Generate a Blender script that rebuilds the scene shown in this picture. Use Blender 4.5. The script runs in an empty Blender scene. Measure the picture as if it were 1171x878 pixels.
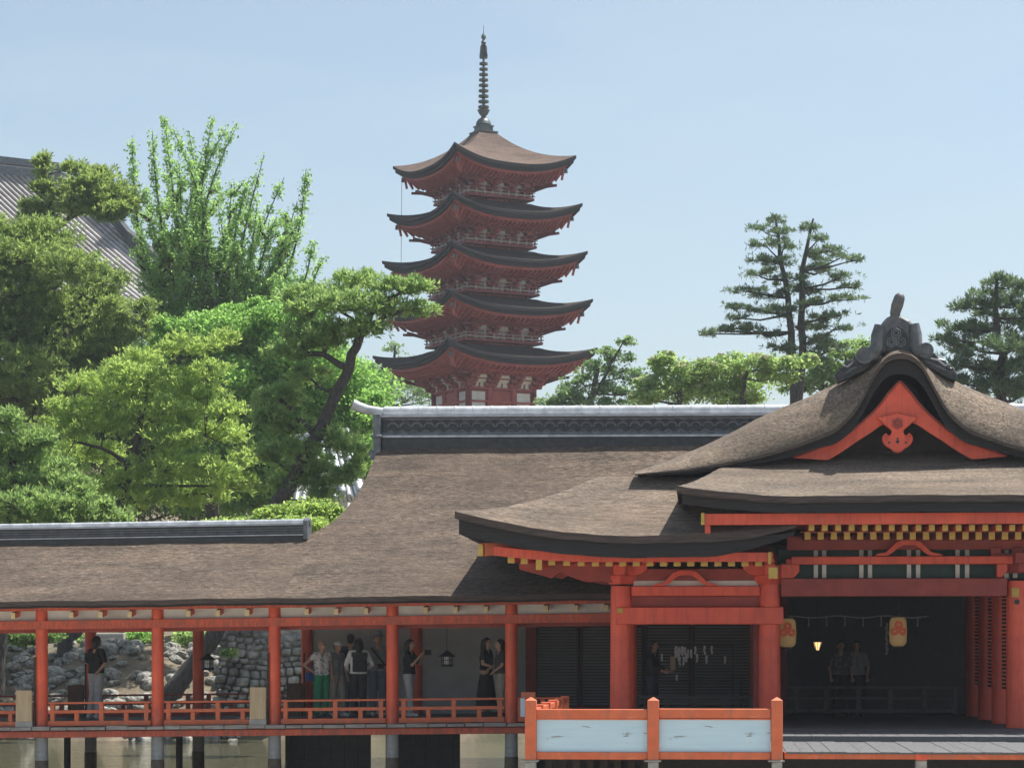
import bpy, bmesh, math, random
import numpy as np
from mathutils import Vector, Matrix
random.seed(7)
RNG = np.random.default_rng(11)
scene = bpy.context.scene
COL = scene.collection
R = math.radians

# ------------------------------------------------------------------ camera model (pixels of the photograph)
F, W0, H0 = 2770.0, 1171.0, 878.0
HZ = 738.0                      # horizon row
ALPHA = math.atan((820 - W0 / 2) / F)
CA, SA = math.cos(ALPHA), math.sin(ALPHA)
ZC = 1.75

def PX(px, Y):
    t = (px - W0 / 2) / F
    return Y * (t * CA - SA) / (CA + t * SA)
def DEP(X, Y):
    return -X * SA + Y * CA
def ZP(py, X, Y):
    return ZC + (HZ - py) * DEP(X, Y) / F
def PT(px, py, Y):
    X = PX(px, Y)
    return (X, Y, ZP(py, X, Y))
def MPP(px, Y):                  # metres per pixel
    return DEP(PX(px, Y), Y) / F

# ------------------------------------------------------------------ scene graph helpers
WL = {}
def wloc(o):
    return WL.get(o.name, Vector((0, 0, 0))) if o else Vector((0, 0, 0))
def tag(o, label=None, cat=None, group=None, kind=None):
    if label: o['label'] = label
    if cat: o['category'] = cat
    if group: o['group'] = group
    if kind: o['kind'] = kind
    return o
def thing(name, loc, label, cat, group=None, rz=0.0):
    o = bpy.data.objects.new(name, None); COL.objects.link(o)
    o.empty_display_size = 0.3
    o.location = loc; o.rotation_euler = (0, 0, rz)
    WL[o.name] = Vector(loc)
    return tag(o, label, cat, group)
def link(name, me, parent=None, origin=(0, 0, 0)):
    o = bpy.data.objects.new(name, me); COL.objects.link(o)
    WL[o.name] = Vector(origin)
    if parent: o.parent = parent
    o.location = Vector(origin) - wloc(parent)
    return o
def clone(o, d=(0, 0, 0), parent='same', top=True):
    c = o.copy(); COL.objects.link(c)
    if parent != 'same': c.parent = parent
    if top:
        c.location = o.location + Vector(d)
    WL[c.name] = wloc(o) + Vector(d)
    for ch in list(o.children):
        clone(ch, d, c, False)
    return c

class MB:
    def __init__(self):
        self.v = []; self.f = []; self.m = []; self.mi = 0
    def add(self, vs, fs):
        b = len(self.v)
        self.v.extend([tuple(p) for p in vs])
        for f in fs:
            self.f.append(tuple(b + i for i in f)); self.m.append(self.mi)
        return self
    def box(self, x0, x1, y0, y1, z0, z1):
        x0, x1 = min(x0, x1), max(x0, x1); y0, y1 = min(y0, y1), max(y0, y1); z0, z1 = min(z0, z1), max(z0, z1)
        return self.add([(x0,y0,z0),(x1,y0,z0),(x1,y1,z0),(x0,y1,z0),(x0,y0,z1),(x1,y0,z1),(x1,y1,z1),(x0,y1,z1)],
                        [(0,3,2,1),(4,5,6,7),(0,1,5,4),(1,2,6,5),(2,3,7,6),(3,0,4,7)])
    def bar(self, p0, p1, w, h, up=(0, 0, 1)):
        p0 = Vector(p0); p1 = Vector(p1); d = (p1 - p0).normalized(); up = Vector(up)
        s = d.cross(up)
        if s.length < 1e-5: s = Vector((1, 0, 0))
        s.normalize(); u = s.cross(d)
        vs = []
        for p in (p0, p1):
            for a, b in ((-1,-1),(1,-1),(1,1),(-1,1)):
                vs.append(p + s * (a * w / 2) + u * (b * h / 2))
        return self.add(vs, [(0,1,2,3),(7,6,5,4),(0,4,5,1),(1,5,6,2),(2,6,7,3),(3,7,4,0)])
    def tube(self, pts, rads, n=10, cap=True, round_=False, flat=1.0):
        pts = [Vector(p) for p in pts]
        if not hasattr(rads, '__len__'): rads = [rads] * len(pts)
        rads = list(rads)
        if round_:
            d0 = (pts[0] - pts[1]).normalized(); d1 = (pts[-1] - pts[-2]).normalized()
            pre = []; post = []
            for a in (80, 55, 28):
                pre.append((pts[0] + d0 * rads[0] * math.sin(R(a)), rads[0] * math.cos(R(a))))
            for a in (28, 55, 80):
                post.append((pts[-1] + d1 * rads[-1] * math.sin(R(a)), rads[-1] * math.cos(R(a))))
            pts = [p for p, r in pre] + pts + [p for p, r in post]
            rads = [r for p, r in pre] + rads + [r for p, r in post]
        vs = []; ref = None
        for i, p in enumerate(pts):
            if i == 0: d = pts[1] - pts[0]
            elif i == len(pts) - 1: d = pts[-1] - pts[-2]
            else: d = pts[i + 1] - pts[i - 1]
            if d.length < 1e-9: d = Vector((0, 0, 1))
            d.normalize()
            if ref is None:
                ref = Vector((1, 0, 0)) if abs(d.x) < 0.8 else Vector((0, 1, 0))
            u = (ref - d * ref.dot(d))
            if u.length < 1e-5: u = d.orthogonal()
            u.normalize(); ref = u
            w = d.cross(u)
            for k in range(n):
                a = 2 * math.pi * k / n
                vs.append(p + u * (math.cos(a) * rads[i]) + w * (math.sin(a) * rads[i] * flat))
        fs = []
        for i in range(len(pts) - 1):
            for k in range(n):
                a = i * n + k; b = i * n + (k + 1) % n
                fs.append((a, b, b + n, a + n))
        if cap:
            fs.append(tuple(range(n - 1, -1, -1)))
            fs.append(tuple(range((len(pts) - 1) * n, len(pts) * n)))
        return self.add(vs, fs)
    def cyl(self, x, y, z0, z1, r, r1=None, n=18):
        return self.tube([(x, y, z0), (x, y, z1)], [r, r if r1 is None else r1], n)
    def lathe(self, x, y, prof, n=20, sx=1.0, sy=1.0):
        vs = []
        for r, z in prof:
            for k in range(n):
                a = 2 * math.pi * k / n
                vs.append((x + math.cos(a) * r * sx, y + math.sin(a) * r * sy, z))
        fs = []
        for i in range(len(prof) - 1):
            for k in range(n):
                a = i * n + k; b = i * n + (k + 1) % n
                fs.append((a, b, b + n, a + n))
        fs.append(tuple(range(n - 1, -1, -1)))
        fs.append(tuple(range((len(prof) - 1) * n, len(prof) * n)))
        return self.add(vs, fs)
    def ell(self, c, r, n=14, m=9):
        prof = []
        for j in range(m + 1):
            a = -math.pi / 2 + math.pi * j / m
            prof.append((max(math.cos(a), 1e-3), math.sin(a)))
        vs = []
        for rr, z in prof:
            for k in range(n):
                a = 2 * math.pi * k / n
                vs.append((c[0] + math.cos(a) * rr * r[0], c[1] + math.sin(a) * rr * r[1], c[2] + z * r[2]))
        fs = []
        for i in range(m):
            for k in range(n):
                a = i * n + k; b = i * n + (k + 1) % n
                fs.append((a, b, b + n, a + n))
        fs.append(tuple(range(n - 1, -1, -1))); fs.append(tuple(range(m * n, (m + 1) * n)))
        return self.add(vs, fs)
    def prism(self, poly, y0, y1):            # polygon of (x, z), counter-clockwise seen from the front, extruded in y
        n = len(poly)
        vs = [(x, y0, z) for x, z in poly] + [(x, y1, z) for x, z in poly]
        fs = [tuple(range(n)), tuple(range(2 * n - 1, n - 1, -1))]
        for i in range(n):
            j = (i + 1) % n
            fs.append((i, i + n, j + n, j))
        return self.add(vs, fs)
    def grid(self, P):                         # P[i][j]
        n, m = len(P), len(P[0])
        vs = [p for row in P for p in row]
        fs = [(i*m+j, i*m+j+1, (i+1)*m+j+1, (i+1)*m+j) for i in range(n-1) for j in range(m-1)]
        return self.add(vs, fs)
    def build(self, name, mat, parent=None, origin=(0, 0, 0), smooth=False, bev=0.0, fix=True):
        o0 = Vector(origin)
        me = bpy.data.meshes.new(name)
        me.from_pydata([(p[0]-o0.x, p[1]-o0.y, p[2]-o0.z) for p in self.v], [], self.f)
        mats = mat if isinstance(mat, (list, tuple)) else [mat]
        for mm in mats: me.materials.append(mm)
        if len(mats) > 1: me.polygons.foreach_set('material_index', self.m)
        if fix:
            bm = bmesh.new(); bm.from_mesh(me)
            bmesh.ops.recalc_face_normals(bm, faces=bm.faces[:]); bm.to_mesh(me); bm.free()
        if smooth:
            me.polygons.foreach_set('use_smooth', [True] * len(me.polygons))
            try: me.set_sharp_from_angle(angle=R(40 if smooth is True else smooth))
            except Exception: pass
        me.update()
        o = link(name, me, parent, origin)
        if bev > 0:
            b = o.modifiers.new('bevel', 'BEVEL'); b.width = bev; b.segments = 1; b.limit_method = 'ANGLE'; b.angle_limit = R(40)
        return o
    def shear(self, fn):
        self.v = [(x, y, z + fn(x)) for x, y, z in self.v]; return self

def slab(P, th, mats, name, parent, origin=(0, 0, 0), smooth=35, jit=0.0):
    """closed slab: top grid P[i][j] (material 0), edges and underside (material 1)."""
    n, m = len(P), len(P[0])
    b = MB()
    top = [tuple(p) for row in P for p in row]
    if callable(th):
        bot = [(p[0], p[1], p[2] - th(p)) for p in top]
    else:
        bot = [(p[0], p[1], p[2] - th) for p in top]
    N = n * m
    vs = top + bot
    fs = []; mi = []
    for i in range(n - 1):
        for j in range(m - 1):
            a = i * m + j
            fs.append((a, a + 1, a + m + 1, a + m)); mi.append(0)
            fs.append((N + a + m, N + a + m + 1, N + a + 1, N + a)); mi.append(1)
    ring = [j for j in range(m)] + [i * m + m - 1 for i in range(1, n)] + [(n - 1) * m + j for j in range(m - 2, -1, -1)] + [i * m for i in range(n - 2, 0, -1)]
    for k in range(len(ring)):
        a, c = ring[k], ring[(k + 1) % len(ring)]
        fs.append((a, a + N, c + N, c)); mi.append(1)
    b.v = vs; b.f = fs; b.m = mi
    return b.build(name, mats, parent, origin, smooth=smooth)

# ------------------------------------------------------------------ materials
def newmat(name):
    m = bpy.data.materials.new(name); m.use_nodes = True
    nt = m.node_tree; nt.nodes.clear()
    out = nt.nodes.new('ShaderNodeOutputMaterial')
    p = nt.nodes.new('ShaderNodeBsdfPrincipled')
    nt.links.new(p.outputs[0], out.inputs[0])
    return m, nt, p, out
def ramp(nt, stops):
    r = nt.nodes.new('ShaderNodeValToRGB'); e = r.color_ramp.elements
    e[0].position, e[0].color = stops[0][0], (*stops[0][1], 1)
    e[1].position, e[1].color = stops[-1][0], (*stops[-1][1], 1)
    for s in stops[1:-1]:
        q = e.new(s[0]); q.color = (*s[1], 1)
    return r
def noise(nt, vec, scale, detail=5, rough=0.6):
    n = nt.nodes.new('ShaderNodeTexNoise'); n.inputs['Scale'].default_value = scale
    n.inputs['Detail'].default_value = detail; n.inputs['Roughness'].default_value = rough
    nt.links.new(vec, n.inputs['Vector']); return n
def mapping(nt, sc=(1, 1, 1), rot=(0, 0, 0), kind='Object'):
    t = nt.nodes.new('ShaderNodeTexCoord'); m = nt.nodes.new('ShaderNodeMapping')
    m.inputs['Scale'].default_value = sc; m.inputs['Rotation'].default_value = rot
    nt.links.new(t.outputs[kind], m.inputs[0]); return m.outputs[0]
def mixc(nt, fac, a, b, mode='MIX'):
    x = nt.nodes.new('ShaderNodeMix'); x.data_type = 'RGBA'; x.blend_type = mode
    for val, idx in ((fac, 0), (a, 6), (b, 7)):
        if hasattr(val, 'links') or hasattr(val, 'is_linked'): nt.links.new(val, x.inputs[idx])
        elif idx == 0: x.inputs[0].default_value = val
        else: x.inputs[idx].default_value = (*val, 1)
    return x.outputs[2]
def bump(nt, h, p, strength=0.3, dist=0.02):
    b = nt.nodes.new('ShaderNodeBump'); b.inputs['Strength'].default_value = strength; b.inputs['Distance'].default_value = dist
    nt.links.new(h, b.inputs['Height']); nt.links.new(b.outputs[0], p.inputs['Normal'])
def M2(name, c1, c2, sc=(1, 1, 1), scale=6, rough=0.6, bmp=0.2, bd=0.01, lo=0.35, hi=0.65, spec=0.5, metal=0, big=None, bigscale=0.7, detail=6):
    """two-tone procedural surface; 'big' adds a large stain colour."""
    m, nt, p, out = newmat(name)
    v = mapping(nt, sc); n = noise(nt, v, scale, detail)
    r = ramp(nt, [(lo, c1), (hi, c2)]); nt.links.new(n.outputs[0], r.inputs[0])
    c = r.outputs[0]
    if big:
        v2 = mapping(nt, (1, 1, 1)); n2 = noise(nt, v2, bigscale, 4)
        r2 = ramp(nt, [(0.45, (0, 0, 0)), (0.7, (1, 1, 1))]); nt.links.new(n2.outputs[0], r2.inputs[0])
        c = mixc(nt, r2.outputs[0], c, big)
    nt.links.new(c, p.inputs['Base Color'])
    p.inputs['Roughness'].default_value = rough; p.inputs['Metallic'].default_value = metal
    p.inputs['Specular IOR Level'].default_value = spec
    if bmp: bump(nt, n.outputs[0], p, bmp, bd)
    return m

def thatch(name, dark, mid, light, moss, sc):
    m, nt, p, out = newmat(name)
    v = mapping(nt, sc)
    n1 = noise(nt, v, 8.5, 9, 0.74); n1.inputs['Distortion'].default_value = 0.5
    r = ramp(nt, [(0.34, dark), (0.5, mid), (0.68, light)]); nt.links.new(n1.outputs[0], r.inputs[0])
    v2 = mapping(nt, (1, 1, 1)); n2 = noise(nt, v2, 0.33, 8, 0.66)
    r2 = ramp(nt, [(0.40, (0, 0, 0)), (0.62, (1, 1, 1))]); nt.links.new(n2.outputs[0], r2.inputs[0])
    f = nt.nodes.new('ShaderNodeMath'); f.operation = 'MULTIPLY'; f.inputs[1].default_value = 0.5
    nt.links.new(r2.outputs[0], f.inputs[0])
    c = mixc(nt, f.outputs[0], r.outputs[0], moss)
    v4 = mapping(nt, (0.35, 1.2, 1.2)); n4 = noise(nt, v4, 1.7, 6, 0.6)
    r4 = ramp(nt, [(0.35, (0.70, 0.72, 0.74)), (0.62, (1.18, 1.14, 1.10))]); nt.links.new(n4.outputs[0], r4.inputs[0])
    c = mixc(nt, 0.9, c, r4.outputs[0], 'MULTIPLY')
    v3 = mapping(nt, (0.7, 2.2, 2.2)); n3 = noise(nt, v3, 24, 5, 0.75)
    r3 = ramp(nt, [(0.32, (0.60, 0.59, 0.58)), (0.64, (1.12, 1.12, 1.12))]); nt.links.new(n3.outputs[0], r3.inputs[0])
    c = mixc(nt, 0.8, c, r3.outputs[0], 'MULTIPLY')
    v5 = mapping(nt, (0.10, 5.5, 5.5)); n5 = noise(nt, v5, 1.6, 4, 0.6)                  # bark courses
    r5 = ramp(nt, [(0.38, (0.72, 0.71, 0.70)), (0.55, (1.08, 1.08, 1.08))]); nt.links.new(n5.outputs[0], r5.inputs[0])
    c = mixc(nt, 0.42, c, r5.outputs[0], 'MULTIPLY')
    nt.links.new(c, p.inputs['Base Color'])
    p.inputs['Roughness'].default_value = 0.95; p.inputs['Specular IOR Level'].default_value = 0.15
    ad = nt.nodes.new('ShaderNodeMath'); ad.operation = 'ADD'
    nt.links.new(n1.outputs[0], ad.inputs[0]); nt.links.new(n3.outputs[0], ad.inputs[1])
    bump(nt, ad.outputs[0], p, 1.0, 0.07)
    return m

M = {}
M['thatch'] = thatch('bark_thatch', (0.070, 0.052, 0.041), (0.205, 0.161, 0.129), (0.42, 0.345, 0.28), (0.165, 0.13, 0.108), (0.75, 2.4, 2.4))
M['thatch_l'] = thatch('bark_thatch_newer', (0.125, 0.095, 0.073), (0.325, 0.262, 0.21), (0.54, 0.45, 0.37), (0.29, 0.225, 0.177), (0.75, 2.4, 2.4))
M['thatch_g'] = thatch('bark_thatch_weathered', (0.115, 0.093, 0.075), (0.335, 0.278, 0.226), (0.60, 0.51, 0.415), (0.27, 0.212, 0.168), (1.6, 2.4, 2.4))
M['thatch_p'] = thatch('pagoda_bark', (0.10, 0.07, 0.055), (0.19, 0.14, 0.115), (0.28, 0.21, 0.175), (0.15, 0.12, 0.11), (1.0, 1.0, 2.0))
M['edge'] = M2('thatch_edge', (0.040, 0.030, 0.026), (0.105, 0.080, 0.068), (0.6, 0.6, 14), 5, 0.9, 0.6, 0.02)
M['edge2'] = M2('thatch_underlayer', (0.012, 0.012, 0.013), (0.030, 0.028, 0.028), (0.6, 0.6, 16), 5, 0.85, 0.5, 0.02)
M['red'] = M2('vermilion_paint', (0.72, 0.094, 0.048), (0.84, 0.122, 0.058), (1, 1, 1), 2.5, 0.5, 0.12, 0.006, big=(0.56, 0.080, 0.048))
M['orange'] = M2('vermilion_weathered', (0.55, 0.112, 0.042), (0.67, 0.152, 0.058), (1, 1, 1), 5, 0.55, 0.2, 0.006, big=(0.50, 0.13, 0.06), bigscale=1.6)
M['cred'] = M2('corridor_vermilion', (0.70, 0.098, 0.042), (0.82, 0.125, 0.052), (1, 1, 1), 3, 0.5, 0.12, 0.006, big=(0.55, 0.09, 0.045), bigscale=1.2)
M['dred'] = M2('dark_red_wood', (0.25, 0.042, 0.033), (0.36, 0.062, 0.046), (1, 1, 1), 3, 0.6, 0.2, 0.008)  # darker red for inner, back and under-eave timbers
M['gold'] = M2('yellow_end_paint', (0.46, 0.30, 0.055), (0.60, 0.40, 0.09), (1, 1, 1), 9, 0.5, 0.1, 0.003)
M['cream'] = M2('cream_end_paint', (0.58, 0.48, 0.27), (0.68, 0.57, 0.34), (1, 1, 1), 9, 0.6, 0.1, 0.003)
M['white'] = M2('white_plaster', (0.70, 0.70, 0.68), (0.80, 0.80, 0.78), (1, 1, 1), 3, 0.8, 0.1, 0.005, big=(0.62, 0.62, 0.59))
M['shaded_wall'] = M2('shaded_white_plaster', (0.38, 0.39, 0.39), (0.46, 0.47, 0.47), (1, 1, 1), 2, 0.85, 0.1, 0.005)  # white plaster with the shade it stands in put into the colour
M['wood'] = M2('weathered_boards', (0.21, 0.19, 0.175), (0.40, 0.37, 0.345), (0.8, 6, 6), 4, 0.8, 0.35, 0.01, big=(0.28, 0.25, 0.235), bigscale=1.5)
M['deck'] = M2('old_deck_boards', (0.075, 0.078, 0.082), (0.13, 0.133, 0.137), (6, 0.8, 6), 4, 0.75, 0.35, 0.01, big=(0.11, 0.11, 0.11), bigscale=1.1)
def streaks(m, col, amt=.5, sc=(5, 5, .5), lo=.5, hi=.72):
    nt = m.node_tree; p = [n for n in nt.nodes if n.type == 'BSDF_PRINCIPLED'][0]
    s_ = p.inputs['Base Color'].links[0].from_socket
    n = noise(nt, mapping(nt, sc), 2.2, 6, .65); r = ramp(nt, [(lo, (0, 0, 0)), (hi, (amt, amt, amt))]); nt.links.new(n.outputs[0], r.inputs[0])
    nt.links.new(mixc(nt, r.outputs[0], s_, col), p.inputs['Base Color'])
streaks(M['red'], (.30, .05, .035)); streaks(M['cred'], (.36, .06, .035)); streaks(M['orange'], (.34, .12, .075), .7, (3, 3, 1.2)); streaks(M['orange'], (.75, .32, .16), .5, (1.2, 2, 6), .58, .75)
def grime(m, col, z0, z1):
    nt = m.node_tree; p = [n for n in nt.nodes if n.type == 'BSDF_PRINCIPLED'][0]
    s_ = p.inputs['Base Color'].links[0].from_socket
    vv = mapping(nt, (1, 1, 1)); sp_ = nt.nodes.new('ShaderNodeSeparateXYZ'); nt.links.new(vv, sp_.inputs[0])
    mr = nt.nodes.new('ShaderNodeMapRange'); mr.inputs[1].default_value = z0; mr.inputs[2].default_value = z1; mr.inputs[3].default_value = .75; mr.inputs[4].default_value = 0
    nt.links.new(sp_.outputs[2], mr.inputs[0])
    n = noise(nt, mapping(nt, (7, 7, 2)), 2, 6, .7); r = ramp(nt, [(.35, (0, 0, 0)), (.6, (1, 1, 1))]); nt.links.new(n.outputs[0], r.inputs[0])
    mu = nt.nodes.new('ShaderNodeMath'); mu.operation = 'MULTIPLY'; nt.links.new(mr.outputs[0], mu.inputs[0]); nt.links.new(r.outputs[0], mu.inputs[1])
    nt.links.new(mixc(nt, mu.outputs[0], s_, col), p.inputs['Base Color'])
grime(M['cred'], (.20, .075, .05), .05, .75)
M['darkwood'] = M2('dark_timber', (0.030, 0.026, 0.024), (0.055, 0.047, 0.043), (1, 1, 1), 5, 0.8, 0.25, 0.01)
M['lwood'] = M2('pale_timber', (0.42, 0.31, 0.19), (0.55, 0.43, 0.28), (9, 9, 0.7), 3, 0.7, 0.2, 0.005)
M['stone'] = M2('grey_granite', (0.27, 0.27, 0.26), (0.40, 0.40, 0.39), (1, 1, 1), 9, 0.85, 0.4, 0.02, big=(0.20, 0.20, 0.17), bigscale=2)
M['wet'] = M2('wet_stone', (0.09, 0.07, 0.05), (0.15, 0.12, 0.085), (1, 1, 1), 8, 0.6, 0.4, 0.02)
M['tile'] = M2('silver_roof_tile', (0.36, 0.375, 0.40), (0.54, 0.56, 0.59), (1, 1, 1), 5, 0.42, 0.15, 0.01, spec=0.6)
M['dtile'] = M2('dark_roof_tile', (0.016, 0.018, 0.021), (0.042, 0.046, 0.052), (1, 1, 1), 7, 0.45, 0.25, 0.01, spec=0.5)
M['mtile'] = M2('mid_roof_tile', (0.085, 0.095, 0.106), (0.175, 0.19, 0.21), (1, 1, 1), 7, 0.45, 0.3, 0.01, spec=0.5)
M['bronze'] = M2('spire_bronze', (0.075, 0.095, 0.095), (0.12, 0.145, 0.14), (1, 1, 1), 6, 0.5, 0.2, 0.01, metal=0.3)
M['green'] = M2('green_lattice', (0.012, 0.042, 0.038), (0.018, 0.058, 0.05), (1, 1, 1), 5, 0.6, 0.1, 0.005)
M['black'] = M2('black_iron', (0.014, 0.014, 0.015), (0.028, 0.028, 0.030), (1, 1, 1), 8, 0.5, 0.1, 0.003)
M['bark'] = M2('pine_bark', (0.030, 0.026, 0.024), (0.095, 0.080, 0.070), (3, 3, 1), 5, 0.95, 0.8, 0.05)
M['lattice'] = M2('lattice_slats', (0.13, 0.13, 0.125), (0.20, 0.20, 0.195), (0.5, 4, 8), 5, 0.8, 0.2, 0.005)
# ================================================================== COVERED CORRIDOR
XR = PX(314, 50); BAY = (PX(584, 50) - PX(47, 50)) / 4
TILT = 0.012
def dzc(x): return TILT * (x - XR)
FL = 0.19                                     # corridor floor
cor = thing('covered_corridor', (XR, 52, 0), 'long vermilion covered corridor on posts above the water with bark thatch roof', 'corridor')
XL = PX(-330, 50)
XB = PX(352, 52)                               # where the tall hall roof begins
# roof profile shared with the tall hall
_py = [(48.8, 681, 480), (50.4, 649, 430), (52.0, 611, 352), (54.0, 561, 500), (55.6, 511, 600)]
_Y = np.array([a for a, b, c in _py]); _Z = np.array([ZP(b, PX(c, a), a) - dzc(PX(c, a)) * (1 if a < 53 else 0.4) for a, b, c in _py])
_pf = np.polyfit(_Y, _Z, 3)
def zroof(y): return float(np.polyval(_pf, y))
def wob(x, y, s=1.0):
    s *= .55                          # slow unevenness of old thatch
    return s * (0.012 * math.sin(1.7 * x + 0.9 * y) + 0.009 * math.sin(4.1 * x - 2.3 * y) + 0.006 * math.sin(9.3 * x + 5.1 * y))
def zcor(y): return zroof(y) if y <= 52 else zroof(104 - y)
ys = list(np.linspace(48.8, 52, 13)) + list(np.linspace(52.3, 55.2, 9))
xs = list(np.linspace(XL, XB, 70))
P = [[(x, y, zcor(y) + dzc(x) + wob(x, y)) for x in xs] for y in ys]
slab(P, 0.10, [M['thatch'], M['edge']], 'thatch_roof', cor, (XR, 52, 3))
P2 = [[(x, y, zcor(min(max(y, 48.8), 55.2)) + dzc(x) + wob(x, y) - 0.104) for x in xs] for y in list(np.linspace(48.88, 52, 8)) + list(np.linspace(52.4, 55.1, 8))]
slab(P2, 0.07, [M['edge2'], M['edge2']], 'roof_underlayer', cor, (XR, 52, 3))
# ridge
def ridge(root, x0, x1, y, ztop, h, sh, nm='ridge', w=0.34, relief=False):
    o = (0.5 * (x0 + x1), y, ztop)
    b = MB(); zb = ztop - h
    def B(xa, xb, hw, za, zc_): b.box(xa, xb, y - hw, y + hw, za, zc_)
    B(x0, x1, w, zb - 0.25, zb + 0.20 * h)
    b.shear(sh); rd = b.build(nm, M['dtile'], root, o, bev=0.012)
    b = MB(); b.box(x0, x1, y - w - 0.03, y + w + 0.03, zb + 0.205 * h, zb + 0.26 * h); b.shear(sh); b.build('ridge_course', M['tile'], rd, o)
    b = MB(); b.box(x0, x1, y - w * 0.80, y + w * 0.80, zb + 0.262 * h, zb + 0.72 * h)
    if not relief:
        for k in (): b.box(x0, x1, y - w * 0.84, y + w * 0.84, zb + k * h, zb + (k + 0.055) * h)
    b.shear(sh); b.build('ridge_stack', M['dtile'], rd, o)
    b = MB()
    for k in ((0.34, 0.46, 0.58) if not relief else (0.30, 0.66)): b.box(x0, x1, y - w * 0.85, y + w * 0.85, zb + k * h, zb + (k + 0.045) * h)
    b.shear(sh); b.build('ridge_course', M['mtile'], rd, o)
    b = MB(); b.box(x0, x1, y - w - 0.02, y + w + 0.02, zb + 0.722 * h, zb + 0.765 * h); b.shear(sh); b.build('ridge_course', M['tile'], rd, o)
    b = MB(); r = 0.14 * h
    n = max(2, int((x1 - x0) / 0.42))
    for i in range(n):                          # round cap tiles, each a hair wider at its lip
        xa = x0 + (x1 - x0) * i / n; xb = x0 + (x1 - x0) * (i + 1) / n
        b.tube([(xa, y, ztop - r * 0.72), (xb - 0.03, y, ztop - r * 0.72), (xb - 0.02, y, ztop - r * 0.72), (xb, y, ztop - r * 0.72)], [r * 0.97, r * 0.97, r * 1.06, r * 1.06], 12)
    b.shear(sh); b.build('cap_tiles', M['tile'], rd, o, smooth=True)
    return rd
xe = PX(349, 52)
zt = ZP(594, xe, 52) - dzc(xe)
ridge(cor, XL, xe, 52, zt, 23 * MPP(349, 52), dzc, w=0.22)
b = MB(); b.box(xe, xe + 0.10, 51.72, 52.28, zt - 0.44, zt - 0.02); b.tube([(xe - 0.02, 52, zt - 0.05), (xe + 0.12, 52, zt - 0.05)], 0.10, 12); b.shear(dzc)
b.build('ridge_end_tile', M['mtile'], cor, (xe, 52, zt), bev=0.015)

def zy(py): return ZP(py, XR, 50)              # heights on the front row, read at the middle post
pr = 0.128
kmin, kmax = -5, 3
post = []
src = {}
for row, Y in (('front', 50), ('back', 54)):
    for k in range(kmin, kmax + 1):
        x = XR + k * BAY
        if row == 'back' and x > PX(592, 54): continue
        if (row, 0) not in src:
            b = MB(); b.lathe(x, Y, [(pr * 1.03, 0.02), (pr, 0.9), (pr * 0.985, zy(688))], 20)
            o = b.build('post', M['cred'], cor, (x, Y, 0), smooth=True)
            f = MB(); f.lathe(x, Y, [(pr * 1.08, -1.6), (pr * 1.06, -0.62), (pr * 1.04, -0.10)], 16)
            fo = f.build('footing', M['stone'], o, (x, Y, 0), smooth=True)
            g = MB(); g.lathe(x, Y, [(pr * 1.12, -1.6), (pr * 1.11, -0.66), (pr * 1.085, -0.60)], 16); g.build('wet_foot', M['wet'], fo, (x, Y, 0), smooth=True)
            src[(row, 0)] = (o, x); x0_ = x
            o.location.z += dzc(x)
        else:
            o, xo = src[(row, 0)]
            clone(o, (x - xo, 0, dzc(x) - dzc(xo)), cor)
def cbar(nm, y0, y1, za, zb, mat, xa=XL, xb=None, bev=0.006):
    xb = xb if xb is not None else XR + 3 * BAY
    b = MB(); b.box(xa, xb, y0, y1, za, zb); b.shear(dzc); return b.build(nm, mat, cor, (XR, y0, za), bev=bev)
cbar('eave_beam', 49.30, 49.46, zy(695.3), zy(687.5), M['cred'])
cbar('plaster_band', 50.00, 50.05, zy(706.4), zy(690), M['white'])
cbar('lintel_beam', 49.87, 50.13, zy(716), zy(706), M['cred'])
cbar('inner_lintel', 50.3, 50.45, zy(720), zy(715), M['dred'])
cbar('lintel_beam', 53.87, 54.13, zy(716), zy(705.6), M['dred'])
cbar('back_plaster_band', 54.0, 54.05, zy(705), zy(690), M['white'])
for k in range(kmin, kmax):                     # ties across the corridor
    x = XR + k * BAY
    b = MB(); b.box(x - 0.07, x + 0.07, 50.14, 53.86, zy(712), zy(703)); b.shear(dzc); b.build('cross_tie', M['dred'], cor, (x, 52, 2))
# rafter ends with pale cut faces
n0 = None
for i in range(-26, 24):
    x = XR + 0.12 + i * BAY / 4
    if x > XR + 2.9 * BAY or x < XL + 0.2 or abs(((x - XR) / BAY) - round((x - XR) / BAY)) < 0.07: continue
    if n0 is None:
        b = MB(); b.bar((x, 49.62, zy(700)), (x, 50.02, zy(697.0)), 0.085, 0.12)
        n0 = b.build('rafter', M['red'], cor, (x, 49.8, zy(700))); xn = x
        b = MB(); b.bar((x, 49.60, zy(700.15)), (x, 49.618, zy(700)), 0.09, 0.125); b.build('rafter_cap', M['cream'], n0, (x, 49.6, zy(700)))
        n0.location.z += dzc(x)
    else: clone(n0, (x - xn, 0, dzc(x) - dzc(xn)), cor)
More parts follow.
